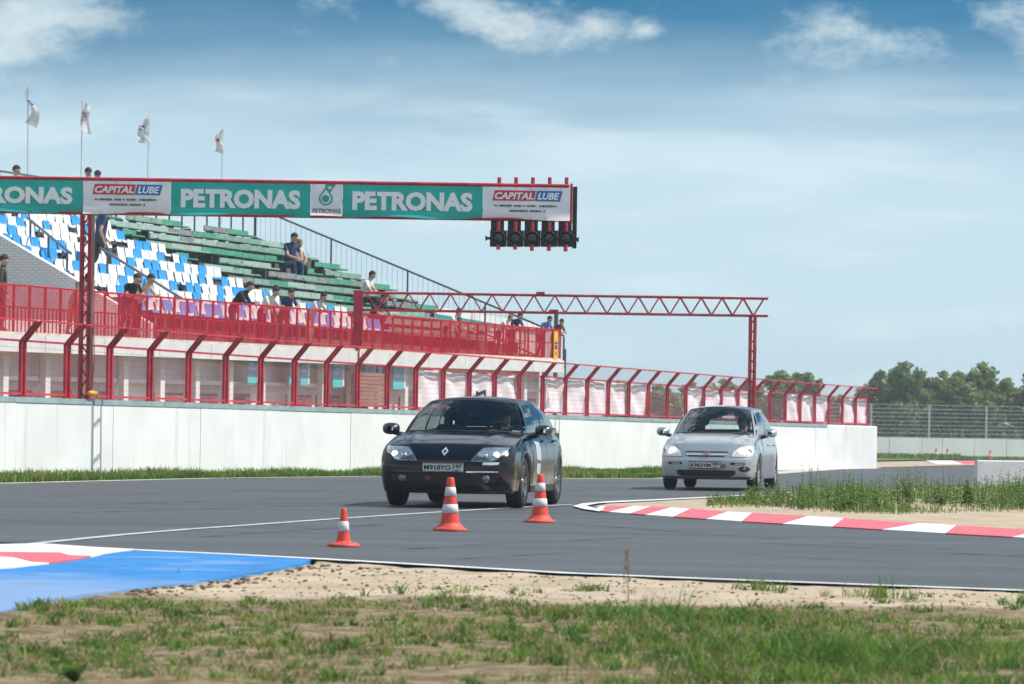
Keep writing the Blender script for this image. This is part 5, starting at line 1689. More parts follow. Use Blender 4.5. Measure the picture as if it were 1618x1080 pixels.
# silver hatchback behind
def extras_silver(car, fit, surf, xs):
    lamp = [(.43, .590), (.735, .588), (.79, .62), (.80, .70), (.775, .785), (.66, .79), (.55, .755), (.46, .675)]
    for sgn in (1, -1):
        fit(grow(lamp if sgn > 0 else mirror_poly(lamp), .013), .003, step=.04).build('lamp_gap', mat('grey_gap', (.10, .10, .11), .6), car)
        lo_ = fit(lamp if sgn > 0 else mirror_poly(lamp), .008, step=.03).build('headlight', M_lens_w, car)
        p = surf(sgn * .60, .665, 0); mb = MB(); mb.lathe([(.075, 0), (.068, -.018), (0, -.026)], 22, p + Vector((0, -.002, 0)), 'y'); mb.build('bulb', M_bulb, lo_, smooth=True)
        p = surf(sgn * .735, .695, 0); mb = MB(); mb.lathe([(.040, 0), (.036, -.016), (0, -.024)], 16, p, 'y'); mb.build('indicator', mat('pale_amber', (.72, .50, .36), .3), lo_, smooth=True)
        sl_ = [(.42, .446), (.66, .442), (.67, .485), (.42, .490)]
        so_ = fit(sl_ if sgn > 0 else mirror_poly(sl_), .004, step=.04).build('bumper_slot', M_plas, car)
        ins = [(.50, .455), (.64, .452), (.645, .474), (.50, .477)] if sgn > 0 else mirror_poly([(.46, .455), (.60, .452), (.605, .474), (.46, .477)])
        fit(ins, .008, step=.04).build('slot_insert', mat('grey_insert', (.42, .44, .45), .4), so_)
    fg = [(.655 + .098 * math.cos(a * math.pi / 8), .375 + .048 * math.sin(a * math.pi / 8)) for a in range(16)]
    fo = fit(fg, .005, step=.03).build('fog_recess', M_plas, car)
    p = surf(.655, .375, .012); mb = MB(); mb.lathe([(.034, 0), (.03, -.01), (0, -.014)], 14, p, 'y'); mb.build('fog_lamp', mat('fog_lens', (.16, .17, .18), .15, .5, coat=1), fo, smooth=True)
    fit([(-.50, .275), (-.43, .245), (.43, .245), (.50, .275), (.52, .325), (.49, .355), (-.49, .355), (-.52, .325)], .005, step=.045).build('lower_intake', M_plas, car)
    fit([(-.37, .655), (.37, .655), (.36, .678), (-.36, .678)], .004, step=.03).build('grille_slot', M_plas, car)
    fit([(-.30, .585), (.30, .585), (.325, .604), (-.325, .604)], .004, step=.03).build('grille_slot', M_plas, car)
    fit([(-.35, .612), (.35, .612), (.36, .648), (-.36, .648)], .010, step=.04).build('grille_bar', mat('satin_chrome', (.62, .63, .64), .38, .35), car)
    mb = MB(); q = surf(0, .628, .026)
    for dx in (-.030, .030): mb.box(q + Vector((dx, 0, 0)), (.014, .012, .072), (1, 0, dx * 6), None, (-dx * 6, 0, 1))
    mb.box(q, (.05, .012, .014)); 
    ring = [(q.x + .062 * math.cos(a), q.y, q.z + .052 * math.sin(a)) for a in [2 * math.pi * k / 20 for k in range(21)]]
    mb.tube([Vector(r_) for r_ in ring], .007, 6, cap=False)
    mb.build('badge', mat('badge_rose', (.62, .30, .36), .3, .4), car)
    plate(car, surf, (-.015, .440), .52, .112, 'K963YM', '99')
    fit([(-.78, .203), (.78, .203), (.78, .245), (.46, .238), (-.46, .238), (-.78, .245)], .012, step=.05).build('lip_strip', mat('dark_grey_lip', (.05, .055, .065), .5), car)
    # scuffed rosy patch beside the plate
    fit([(.27, .385), (.33, .38), (.36, .44), (.31, .475), (.27, .46)], .004, step=.03).build('scuff_patch', mat('scuff_rose', (.34, .16, .19), .6), car)
    mb = MB()
    for x in (-.25, .15): mb.tube([(x, 1.05, .985), (x + .25, 1.00, .99), (x + .5, 1.02, .982)], .011, 6)
    mb.build('wipers', M_plas, car)
MS = paint('silver_paint', (.49, .515, .53), .55, .32, 1.0)
silver = dict(L=4.28, D=.33, HW=.848, yF=.85, yR=3.53, wr=.300, rr=.20, wz=.31, ar=.345, tw=.195, track=1.47, zb=.20, zn=.765, zbump=.54, yc=1.22, ycm=.98, zc=.965, zcm=.985,
              W=[(0, .955), (.33, .957), (.9, .99), (1.5, 1.0), (3.2, 1.0), (3.9, .96), (4.3, .88)],
              PS=[(.15, .95), (.22, .97), (.35, .985), (.5, .997), (.62, 1.0), (.72, .992), (.80, .968), (.9, .94), (1.0, .905), (1.06, .89)],
              PR=[(.15, .07), (.20, .045), (.25, .02), (.32, .008), (.42, .0), (.52, .0), (.56, .012), (.62, .045), (.68, .085), (.72, .12), (.765, .17)],
              EDGE=[(.32, .755), (.55, .805), (.85, .885), (1.22, .965), (2.2, .985), (3.2, 1.0), (4.0, 1.01), (4.3, 1.0)], RP=lambda z: .05 * abs(z - .55),
              swage=.74, bown=3.0, crown=.030, ridge=.014, ru0=.45, ru1=.80, tcrown=.062, TOPF=(.560, 2.00, 1.408),
              ROOF=[(2.0, .560, 1.408), (2.6, .580, 1.438), (3.2, .575, 1.425), (3.6, .56, 1.38), (3.85, .55, 1.33)], ybr=4.1, pillars=[(.42, .022), (.76, .018)], aend=.88,
              ydash=1.3, yseat=2.15, yrs=2.95, drv=-1, hr=.04, mir=(.955, 1.42, 1.005), mirm=MS,
              doors=[(1.34, 2.40, 0), (2.415, 3.30, .3)], gap=((.475, .70), (.695, .955)), gapm=mat('grey_gap', (.10, .10, .11), .6), sill=MS, spokes=6, twin=False, rim=M_rim, paint=MS, extras=extras_silver)
p = ground(1124.5, 774)
YAW2 = R(-10.2)
off = Vector((math.sin(-YAW2) * silver['yF'], math.cos(YAW2) * silver['yF'], 0))
car2 = build_car('silver_car', 'silver five-door hatchback with lit headlights, following behind beside the weedy island', Vector((p.x, p.y, .004)) - off, YAW2, silver)
# ------------------------------------------------------------------ traffic cones
M_cone = mat('cone_orange', (0.80, 0.075, 0.045), .5, var=.06, vscale=12); M_refl = mat('cone_white_band', (.74, .74, .75), .45, var=.05, vscale=15); M_cdirt = mat('cone_base', (0.72, 0.085, 0.055), .6, var=.15, vscale=10)
def cone(loc, H, bands, label, group, rot=0.0, base=.30):
    th = thing('traffic_cone', label, 'traffic cone', loc, rot, group)
    r0, r1 = H * .205, H * .062
    rad = lambda z: lerp(r0, r1, (z / H) ** .92)
    mb = MB()
    mb.lathe([(base * .53, .004), (base * .54, .018), (base * .50, .026), (base * .42, .036), (r0 + .012, H * .10), (rad(H * .14), H * .15)], 32)
    mb.lathe([(base * .53, .004), (0, .004)], 32)
    mb.build('base', M_cdirt, th, smooth=True)
    mb = MB(); mb.lathe([(rad(H * z), H * z) for z in (.14, .3, .5, .7, .9, .975)] + [(r1 * .92, H * .995), (r1 * .6, H), (r1 * .55, H * .96)], 28)
    mb.build('body', M_cone, th, smooth=True)
    for a, b in bands:
        mb = MB(); mb.lathe([(rad(H * a) + .0005, H * a), (rad(H * a) + .004, H * a + .002), (rad(H * b) + .004, H * b - .002), (rad(H * b) + .0005, H * b)], 28)
        mb.build('white_band', M_refl, th, smooth=True)
    return th
cone(Vector((*ground(542.5, 863.6).xy, 0.0)), .325, [(.40, .66)], 'small one-banded orange cone, nearest the blue painted run-off', 'cones on the track', .3, .255)
cone(Vector((*ground(711, 838.3).xy, 0.0)), .525, [(.335, .50), (.655, .82)], 'tall two-banded orange cone right in front of the black car', 'cones on the track', 1.1, .315)
cone(Vector((*ground(853, 825.2).xy, 0.0)), .525, [(.335, .50), (.655, .82)], 'tall two-banded orange cone beside the black car, nearest the kerb tip', 'cones on the track', 2.0, .315)
FC = [(1479, 724.5, 'far orange cone half fallen in the grass, farthest from the grey block', .66), (1497, 724.5, 'far orange and white cone, the middle one of three', .66), (1564.5, 726, 'far orange cone just over the grey concrete block', .60)]
for px, py, lab, h in FC:
    p = ground(px, py); cone(Vector((p.x, p.y, zg(p.y) + .012)), h, [(.36, .62)], lab, 'cones at the far bend', 0, .42)

# ------------------------------------------------------------------ people
M_skin = mat('skin', (0.50, 0.30, 0.22), .6); M_hair = mat('dark_hair', (.022, .016, .013), .8); M_shoe = mat('shoes', (.05, .05, .055), .7)
def cloth(name, c): return mat(name, c, .85, var=.1, vscale=8)
POSES = {
 'stand': dict(pel=(0, 0, .96), chest=(0, .01, 1.36), neck=(0, .02, 1.50), head=(0, .05, 1.60), top=(0, .045, 1.72), hip=.10, kn=((.11, .03, .52), (-.11, .0, .52)), an=((.12, 0, .09), (-.12, -.05, .09)),
               el=((.27, -.02, 1.10), (-.27, -.02, 1.10)), wr=((.28, .10, .86), (-.28, .10, .86))),
 'walk': dict(pel=(0, 0, .94), chest=(0, .06, 1.34), neck=(0, .09, 1.48), head=(0, .14, 1.57), top=(0, .14, 1.69), hip=.10, kn=((.10, .20, .54), (-.10, -.02, .52)), an=((.10, .20, .12), (-.10, -.26, .14)),
              el=((.26, -.12, 1.10), (-.26, .10, 1.10)), wr=((.25, -.02, .88), (-.25, .28, .95))),
 'lean': dict(pel=(0, -.22, .93), chest=(0, .06, 1.22), neck=(0, .18, 1.33), head=(0, .26, 1.42), top=(0, .27, 1.54), hip=.10, kn=((.11, -.16, .50), (-.11, -.22, .50)), an=((.13, -.24, .09), (-.13, -.34, .09)),
              el=((.25, .20, 1.02), (-.25, .20, 1.02)), wr=((.10, .38, 1.03), (-.10, .38, 1.05))),
 'sit': dict(pel=(0, 0, .50), chest=(0, .10, .90), neck=(0, .17, 1.03), head=(0, .24, 1.12), top=(0, .25, 1.24), hip=.10, kn=((.13, .44, .48), (-.13, .42, .50)), an=((.12, .42, .09), (-.12, .38, .09)),
             el=((.24, .26, .68), (-.24, .24, .68)), wr=((.10, .46, .60), (-.08, .46, .62))),
 'crouch': dict(pel=(0, 0, .34), chest=(0, .24, .66), neck=(0, .34, .78), head=(0, .42, .86), top=(0, .44, .98), hip=.10, kn=((.15, .36, .46), (-.15, .36, .46)), an=((.13, .12, .09), (-.13, .12, .09)),
                el=((.25, .42, .50), (-.25, .42, .50)), wr=((.10, .58, .42), (-.10, .58, .44))),
 'drive': dict(pel=(0, 0, .44), chest=(0, -.08, .86), neck=(0, -.08, 1.0), head=(0, -.03, 1.10), top=(0, -.04, 1.225), hip=.10, kn=((.12, .44, .50), (-.12, .44, .50)), an=((.12, .74, .30), (-.12, .74, .30)),
               el=((.27, .12, .72), (-.27, .12, .72)), wr=((.14, .36, .90), (-.14, .36, .92))),
}
def person(label, loc, face, pose, shirt, legs, scale=1.0, sleeves='short', hair='short', hat=None, group=None, skin=None, twist=0.0, floor=True):
    """one continuous body grown round a skeleton; face = angle of the look direction"""
    P = POSES[pose]
    V = {k: Vector(v) for k, v in P.items() if isinstance(v, tuple) and not isinstance(v[0], tuple)}
    pts, rad, edges, tags = [], [], [], {}
    def pt(p, r): pts.append(Vector(p)); rad.append(r); return len(pts) - 1
    def ed(a, b, t): edges.append((a, b)); tags[(a, b)] = t
    pel = pt(V['pel'], .135); waist = pt(V['pel'].lerp(V['chest'], .45), .125); ch = pt(V['chest'], .148)
    nk0 = pt(V['chest'].lerp(V['neck'], .75), .075); nk = pt(V['neck'], .055)
    hd = pt(V['head'], .082); hm_ = pt(V['head'].lerp(V['top'], .45) , .094); tp_ = pt(V['head'].lerp(V['top'], .88), .062)
    fwd = Vector((0, 1, 0))
    ns_ = pt(V['head'] + Vector((0, .105, .012)), .014)
    for a, b, t in ((pel, waist, 's'), (waist, ch, 's'), (ch, nk0, 's'), (nk0, nk, 'k'), (nk, hd, 'k'), (hd, hm_, 'k'), (hm_, tp_, 'k'), (hd, ns_, 'k')): ed(a, b, t)
    for i, s_ in ((0, 1), (1, -1)):
        sh = pt(V['chest'] + Vector((s_ * .185, 0, .055)), .062); el = pt(P['el'][i], .046); wr_ = pt(P['wr'][i], .031)
        mid = pt(Vector(pts[sh]).lerp(pts[el], .5), .053)
        ed(ch, sh, 's'); ed(sh, mid, 's'); ed(mid, el, 's' if sleeves == 'long' else 'k'); ed(el, wr_, 's' if sleeves == 'long' else 'k')
        d = (Vector(P['wr'][i]) - Vector(P['el'][i])).normalized()
        palm = pt(Vector(P['wr'][i]) + d * .075, .030); ed(wr_, palm, 'k')
        side = d.cross(Vector((0, 0, 1)) if abs(d.z) < .8 else Vector((0, 1, 0))).normalized()
        dn = side.cross(d).normalized() * -1
        for q in range(4):
            f0 = Vector(pts[palm]) + side * (.026 * (q - 1.5)) + d * .035
            f1 = f0 + d * (.034, .042, .040, .028)[q] + dn * .012; f2 = f1 + d * .022 + dn * .026
            a = pt(f0, .010); b = pt(f1, .009); c = pt(f2, .008); ed(palm, a, 'k'); ed(a, b, 'k'); ed(b, c, 'k')
        t0 = Vector(P['wr'][i]) + d * .035 - side * s_ * .038; t1 = t0 + d * .035 - side * s_ * .02 + dn * .01
        a = pt(t0, .012); b = pt(t1, .009); ed(wr_, a, 'k'); ed(a, b, 'k')
        hp = pt(V['pel'] + Vector((s_ * P['hip'], 0, -.05)), .098); th_ = pt(Vector(pts[hp]).lerp(Vector(P['kn'][i]), .5), .082); kn = pt(P['kn'][i], .060)
        cf = pt(Vector(P['kn'][i]).lerp(Vector(P['an'][i]), .35), .062); an = pt(P['an'][i], .042)
        for a, b in ((pel, hp), (hp, th_), (th_, kn), (kn, cf), (cf, an)): ed(a, b, 'l')
        tl_ = pt(Vector(P['an'][i]) + Vector((s_ * .015, .15, -.045)), .036); hl = pt(Vector(P['an'][i]) + Vector((0, -.04, -.045)), .036)
        ed(an, tl_, 'f'); ed(an, hl, 'f')
    key = (pose, sleeves)
    if key not in person.cache:
        me = bpy.data.meshes.new('body'); me.from_pydata(pts, edges, [])
        b = bmesh.new(); b.from_mesh(me); lay = b.verts.layers.skin.verify(); b.verts.ensure_lookup_table()
        for v, r in zip(b.verts, rad): v[lay].radius = (r, r); v[lay].use_root = False
        b.verts[0][lay].use_root = True
        b.to_mesh(me); b.free()
        ob = bpy.data.objects.new('tmp', me); COL.objects.link(ob)
        sk = ob.modifiers.new('s', 'SKIN'); sk.use_smooth_shade = True
        ss = ob.modifiers.new('d', 'SUBSURF'); ss.levels = ss.render_levels = 1
        bpy.context.view_layer.update()
        m2 = bpy.data.meshes.new_from_object(ob.evaluated_get(bpy.context.evaluated_depsgraph_get()))
        bpy.data.objects.remove(ob); bpy.data.meshes.remove(me)
        order = {'s': 0, 'l': 1, 'k': 2, 'f': 3}
        A = np.array([pts[e[0]] for e in edges]); Bv = np.array([pts[e[1]] for e in edges]); T = np.array([order[tags[e]] for e in edges]); Rm = np.array([(rad[e[0]] + rad[e[1]]) / 2 for e in edges])
        idx = []
        for p in m2.polygons:
            c = np.array(p.center); ab = Bv - A
            k = np.clip(((c - A) * ab).sum(1) / np.maximum((ab * ab).sum(1), 1e-9), 0, 1)
            d = np.linalg.norm(A + ab * k[:, None] - c, axis=1) / Rm
            idx.append(int(T[d.argmin()]))
        person.cache[key] = (m2, idx)
    src, idx = person.cache[key]
    me = src.copy(); me.name = 'body'
    me.materials.clear()
    for m in (shirt, legs, skin or M_skin, M_shoe): me.materials.append(m)
    me.polygons.foreach_set('material_index', idx); me.polygons.foreach_set('use_smooth', [True] * len(idx))
    o = thing('person', label, 'person', loc, face - math.pi / 2, group)
    o.scale = (scale,) * 3
    link('body', me, o)
    hd_, tp2 = V['head'], V['top']
    ax = (tp2 - hd_).normalized()
    cc = hd_.lerp(tp2, .42) - fwd * .012
    def capmesh(r, z0, drop, extra=0.0):
        mb = MB(); rows = []
        for k in range(7):
            a = math.pi / 2 * k / 6 * 1.0
            row = []
            for j in range(17):
                b = 2 * math.pi * j / 16
                back = max(0, -math.sin(b))
                h = math.sin(a) * r * 1.02 - (drop * back if k == 0 else 0)
                row.append(cc + Vector((math.cos(b) * math.cos(a) * r * .90, math.sin(b) * math.cos(a) * r * 1.04, h + z0)))
            rows.append(row)
        mb.grid(rows); return mb
    if hair: capmesh(.104, .012, .06 if hair == 'short' else .16).build('hair', M_hair if hair != 'fair' else mat('fair_hair', (.22, .13, .06), .8), o, smooth=True)
    if hat:
        mb = capmesh(.112, .022, .0)
        mb.grid([[cc + Vector((.085 * u, .10 - .012 * u * u * 4, .03)) for u in (-1, -.5, 0, .5, 1)], [cc + Vector((.075 * u, .20 - .05 * u * u, .018)) for u in (-1, -.5, 0, .5, 1)]])
        mb.build('cap', hat, o, smooth=True)
    for s_ in (1, -1):
        mb = MB(); mb.lathe([(0, -.008), (.008, -.004), (.009, 0)], 8, hd_ + Vector((s_ * .034, .104, .035)), 'y'); mb.build('eye', M_hair, o)
    mb = MB(); mb.box(hd_ + Vector((0, .083, -.035)), (.045, .012, .009)); mb.build('mouth', mat('lips', (.34, .13, .11), .6), o)
    return o
person.cache = {}
TRACK = math.atan2(-WN.y, -WN.x)          # looking from the terrace over the track
C_ = dict(black=cloth('black_shirt', (.018, .018, .022)), navy=cloth('navy_shirt', (.022, .045, .12)), white=cloth('white_shirt', (.72, .70, .66)), cream=cloth('cream_shirt', (.62, .55, .46)), blue=cloth('blue_shirt', (.06, .25, .55)),
          green=cloth('dark_green_cloth', (.045, .065, .055)), jeans=cloth('blue_jeans', (.05, .09, .19)), dk=cloth('dark_trousers', (.03, .032, .04)), khaki=cloth('khaki_cloth', (.30, .24, .16)), pale=cloth('pale_shirt', (.55, .60, .66)), camo=cloth('dark_camo_cloth', (.05, .058, .035)), pink=cloth('pink_shirt', (.62, .42, .36)), red=cloth('dark_red_shirt', (.22, .03, .04)))
CAPM = cloth('dark_cap', (.03, .022, .03))
def on_terrace(px, label, pose, shirt, legs, m=.30, turn=0.0, scale=1.0, **k):
    mm = PM + m
    t, _ = tz(px, 470, mm)
    return person(label, W(t, mm, fz(t) + .002), TRACK + turn, pose, shirt, legs, scale * (.90 if pose == 'lean' else .95), group='spectators on the terrace', **k)
def on_stand(px, row, label, pose, shirt, legs, turn=0.0, scale=1.0, dm=.0, **k):
    mm = rowm(row) + dm
    t, _ = tz(px, 400, mm)
    return person(label, W(t, mm, rowz(row) + .002), TRACK + turn, pose, shirt, legs, scale, group='spectators in the grandstand', **k)
on_terrace(3, 'person in dark camouflage and sunglasses standing by the white brick wall', 'stand', C_['camo'], C_['dk'], m=.9, turn=.4, sleeves='long')
on_terrace(128, 'person with bare arms bending behind the gantry post', 'lean', C_['khaki'], C_['khaki'], m=.7, turn=1.2)
on_terrace(207, 'person in a black T-shirt leaning on the railing next to one in cream', 'lean', C_['black'], C_['jeans'], m=.42, turn=-.55, scale=1.03)
on_terrace(226, 'dark-haired person in a cream shirt leaning beside the black T-shirt', 'lean', C_['cream'], C_['dk'], m=.50, turn=-.3, scale=1.05)
on_terrace(380, 'person in an open black jacket leaning over the red netting', 'lean', C_['black'], C_['dk'], m=.42, turn=.1, scale=1.06, sleeves='long')
on_terrace(424, 'person in a pale cream top standing by the railing, second after the black jacket', 'lean', C_['white'], C_['red'], m=.42, turn=-.2)
on_terrace(434, 'person with dark hair in a white shirt close behind the pale cream top', 'stand', C_['white'], C_['jeans'], m=1.0, scale=.92)
on_terrace(454, 'person in a dark shirt with forearms on the railing', 'lean', C_['navy'], C_['dk'], m=.42, turn=-.7)
on_terrace(500, 'person in a pale blue top standing before the green benches', 'lean', C_['pale'], C_['pink'], m=.45, turn=-.2, hair='long', scale=.98)
on_terrace(714, 'person in a white top by the far netting under the truss', 'lean', C_['white'], C_['dk'], m=.5, turn=.2, scale=.88)
on_terrace(724, 'person in dark clothes beside the white top under the truss', 'stand', C_['navy'], C_['dk'], m=.9, scale=.80)
on_terrace(797, 'person in white with fair hair at the far netting', 'lean', C_['white'], C_['dk'], m=.42, hair='fair', scale=.86)
on_terrace(815, 'person in a dark shirt leaning at the far netting next to the fair-haired one', 'lean', C_['navy'], C_['dk'], m=.42, turn=-.5, scale=.92)
on_terrace(862, 'person in a bright blue shirt looking along the track', 'lean', C_['blue'], C_['dk'], m=.45, turn=-.5, scale=.9)
on_terrace(882, 'person in a dark top leaning out at the very end of the terrace', 'lean', C_['red'], C_['dk'], m=.42, turn=-.6, scale=.86)
on_stand(22, 8, 'dark-haired person standing high in the stand above the cut-off green banner', 'stand', C_['pink'], C_['jeans'], scale=1.0)
on_stand(137, 9, 'person in a white shirt and dark cap above the white banner', 'stand', C_['white'], C_['dk'], hat=CAPM, turn=-.9, scale=1.02)
on_stand(152, 9, 'person in a black shirt and dark cap above the white banner', 'stand', C_['black'], C_['dk'], hat=CAPM, turn=-.9, scale=1.0)
on_stand(157, 4, 'person in a navy top and dark green trousers walking down beside the gantry post', 'walk', C_['navy'], C_['green'], turn=.9, scale=1.10, dm=-.1)
on_stand(456, 6, 'person in a navy T-shirt sitting on the green benches with a companion', 'sit', C_['navy'], C_['jeans'], turn=-.5, scale=1.12)
on_stand(466, 6, 'light-haired person in cream sitting close beside the navy T-shirt', 'sit', C_['cream'], C_['dk'], turn=-.6, hair='fair', dm=.02)
on_stand(577, 3, 'person with dark hair and a white top sitting alone by the far stair rail', 'sit', C_['white'], C_['dk'], hair='long')
on_stand(588, 1, 'person in black crouching behind the truss end post', 'crouch', C_['black'], C_['dk'], turn=-.3, scale=1.1)
# people in the cars
def in_car(car, S, x, label, shirt, pose='drive', hat=None, hair='short'):
    yaw = car.rotation_euler.z
    loc = car.location + Vector((x * math.cos(yaw) - (S['yseat'] - .02) * math.sin(yaw), x * math.sin(yaw) + (S['yseat'] - .02) * math.cos(yaw), 0.0))
    return person(label, loc, yaw - math.pi / 2, pose, shirt, C_['dk'], 1.0 + S['hr'], 'short', hair, hat, 'people in the cars')
in_car(car1, dark, .37, 'driver in a dark cap and grey shirt behind the wheel of the black car', C_['pale'], hat=CAPM)
in_car(car2, silver, -.37, 'driver in a dark top at the wheel of the silver hatchback', C_['black'], hat=CAPM)
in_car(car2, silver, .37, 'passenger in a pale top in the silver hatchback', C_['pale'])

# ------------------------------------------------------------------ plants
M_g = [mat('grass_green', (0.145, 0.262, 0.040), .7, var=.3, vscale=2.0), mat('grass_deep', (0.085, 0.190, 0.034), .7, var=.3, vscale=2.0), mat('grass_yellow', (0.24, 0.27, 0.075), .75, var=.25, vscale=2.0), mat('grass_straw', (0.42, 0.34, 0.19), .8, var=.2, vscale=2.0)]
for m in M_g:
    b = m.node_tree.nodes['Principled BSDF']; b.inputs['Specular IOR Level'].default_value = .25
def leafy(m, amt):
    """lets light through thin leaves"""
    t = NT(m.node_tree); b = t.n['Principled BSDF']; o_ = [n for n in t.n if n.type == 'OUTPUT_MATERIAL'][0]
    tl_ = t.node('ShaderNodeBsdfTranslucent'); mx = t.node('ShaderNodeMixShader'); mx.inputs[0].default_value = amt
    src = b.inputs['Base Color'].links
    if src: t.link(src[0].from_socket, tl_.inputs[0])
    else: tl_.inputs[0].default_value = b.inputs['Base Color'].default_value
    t.link(b.outputs[0], mx.inputs[1]); t.link(tl_.outputs[0], mx.inputs[2]); t.link(mx.outputs[0], o_.inputs[0])
for m in M_g: leafy(m, .35)
def np_mesh(name, co, quads, tris, qm, tm, mats):
    me = bpy.data.meshes.new(name)
    nv, nq, nt = len(co), len(quads), len(tris)
    me.vertices.add(nv); me.vertices.foreach_set('co', np.asarray(co, np.float32).ravel())
    me.loops.add(nq * 4 + nt * 3); me.loops.foreach_set('vertex_index', np.concatenate([np.asarray(quads, np.int32).ravel(), np.asarray(tris, np.int32).ravel()]))
    me.polygons.add(nq + nt)
    ls = np.concatenate([np.arange(nq) * 4, nq * 4 + np.arange(nt) * 3]).astype(np.int32)
    me.polygons.foreach_set('loop_start', ls)
    for m in mats: me.materials.append(m)
    me.polygons.foreach_set('material_index', np.concatenate([qm, tm]).astype(np.int32))
    me.update(calc_edges=True); me.validate()
    return me
def blades(name, base, h, w, lean, m_idx, mats=M_g):
    """tapering bent blades: base (n,3), heights, widths, lean amount"""
    n = len(base)
    a = RNG.uniform(0, 2 * np.pi, n); l = RNG.uniform(0, 2 * np.pi, n)
    wx, wy = np.cos(a) * w / 2, np.sin(a) * w / 2
    lx, ly = np.cos(l) * lean * h, np.sin(l) * lean * h
    z0 = np.zeros(n)
    def P_(k, f, s_): return np.stack([base[:, 0] + lx * f ** 1.7 + s_ * wx * k, base[:, 1] + ly * f ** 1.7 + s_ * wy * k, base[:, 2] + h * (f - .25 * lean * f * f) - .004], 1)
    co = np.stack([P_(1, 0, -1), P_(1, 0, 1), P_(.85, .5, -1), P_(.85, .5, 1), P_(0, 1, 0)], 1).reshape(-1, 3)
    k = np.arange(n)[:, None] * 5
    me = np_mesh(name, co, k + np.array([[0, 1, 3, 2]]), k + np.array([[2, 3, 4]]), m_idx, m_idx, mats)
    o = link(name, me); o['kind'] = 'stuff'
    return o
def nz(x, y, s, o): return np.array([noise.noise(Vector((a * s, b * s, o))) for a, b in zip(x, y)])
# verge in front: tufts and mats of grass, thick in some places and bare in others
def field(X, Y):
    n1, n2, n3 = nz(X, Y, .55, 3.3), nz(X, Y, 1.6, 9.1), nz(X, Y, 4.5, 4.2)
    edge = 22.7 - .16 * X + .6 * n1 - 2.0 * np.clip((-1.0 - X) / 1.6, 0, 1)
    d = np.where(Y < edge, .46, .0) * np.clip((edge - Y) / .4, 0, 1)
    d += np.where(Y < edge, .55 * n1 + .95 * n2 + .55 * n3, 0)
    d -= np.where(Y < 17.2, np.clip((17.2 - Y) / 1.5, 0, 1) * np.clip((.8 - X) / 1.2, 0, 1) * .34, 0)
    d -= .30 * np.exp(-((X - 2.9) / .9) ** 2 - ((Y - 19.6) / .9) ** 2)
    def patch(cx, cy, rx, ry, amt): return amt * np.exp(-((X - cx) / rx) ** 2 - ((Y - cy) / ry) ** 2)
    lush = patch(1.30, 17.0, .62, 1.1, .95) + patch(.95, 20.4, .6, .7, .7) + patch(.5, 19.0, .4, .7, .35) + patch(1.75, 15.4, .45, .6, .5) + patch(2.4, 17.6, .6, .8, .35) + patch(.75, 15.2, .35, .5, .4)
    small = patch(2.35, 23.6, .30, .28, 1.0) + patch(3.25, 22.9, .30, .35, 1.0) + patch(1.62, 24.4, .12, .25, .7) + patch(-2.20, 25.5, .11, .22, 1.0) + patch(.6, 24.0, .3, .3, .25) + patch(-.4, 23.4, .5, .4, .2)
    return d + lush + small, np.clip(lush + small, 0, 1.2), n2
def scatter(N):
    X = RNG.uniform(-4.6, 5.4, N); Y = RNG.uniform(13.6, 28.4, N)
    k = np.abs(X) < Y * .1349 * 1.12 + .1
    return X[k], Y[k]
X, Y = scatter(19000)
d, lush, n2 = field(X, Y)
k = RNG.uniform(0, 1, len(X)) < np.clip(d, 0, 1) * .85
X, Y, lush, n2 = X[k], Y[k], lush[k], n2[k]
cnt = RNG.integers(7, 20, len(X))
ix = np.repeat(np.arange(len(X)), cnt)
hT = RNG.uniform(.028, .070, len(X)) * (1 + 1.8 * lush) * (1 + .3 * n2); hT *= np.where(RNG.uniform(0, 1, len(X)) < .05, 1.7, 1)
rT = RNG.uniform(.010, .035, len(X)) * (1 + .5 * lush)
tone = RNG.uniform(0, 1, len(X)) + .30 * n2 - .34 * lush
g1, g2 = RNG.normal(0, 1, len(ix)), RNG.normal(0, 1, len(ix))
bx_, by_ = X[ix] + g1 * rT[ix], Y[ix] + g2 * rT[ix]
bz_ = np.array([vz(a, b) for a, b in zip(bx_, by_)])
tn = tone[ix] + RNG.normal(0, .13, len(ix))
mi = np.where(tn < .28, 1, np.where(tn < .62, 0, np.where(tn < .86, 2, 3)))
blades('grass', np.stack([bx_, by_, bz_], 1), hT[ix] * RNG.uniform(.55, 1.15, len(ix)), RNG.uniform(.005, .011, len(ix)), RNG.uniform(.25, 1.25, len(ix)), mi)
# flat straw and short growth between the tufts
X, Y = scatter(80000)
d, lush, n2 = field(X, Y)
k = RNG.uniform(0, 1, len(X)) < np.clip(d + .22, 0, 1) * np.where(Y < 22.3 - 1.6 * np.clip((-1.0 - X) / 1.6, 0, 1), .9, .08)
X, Y = X[k], Y[k]
Z = np.array([vz(a, b) for a, b in zip(X, Y)])
blades('thatch', np.stack([X, Y, Z], 1), RNG.uniform(.010, .028, len(X)), RNG.uniform(.005, .010, len(X)), RNG.uniform(.6, 1.8, len(X)), RNG.choice([0, 1, 2, 2, 3, 3], len(X)))
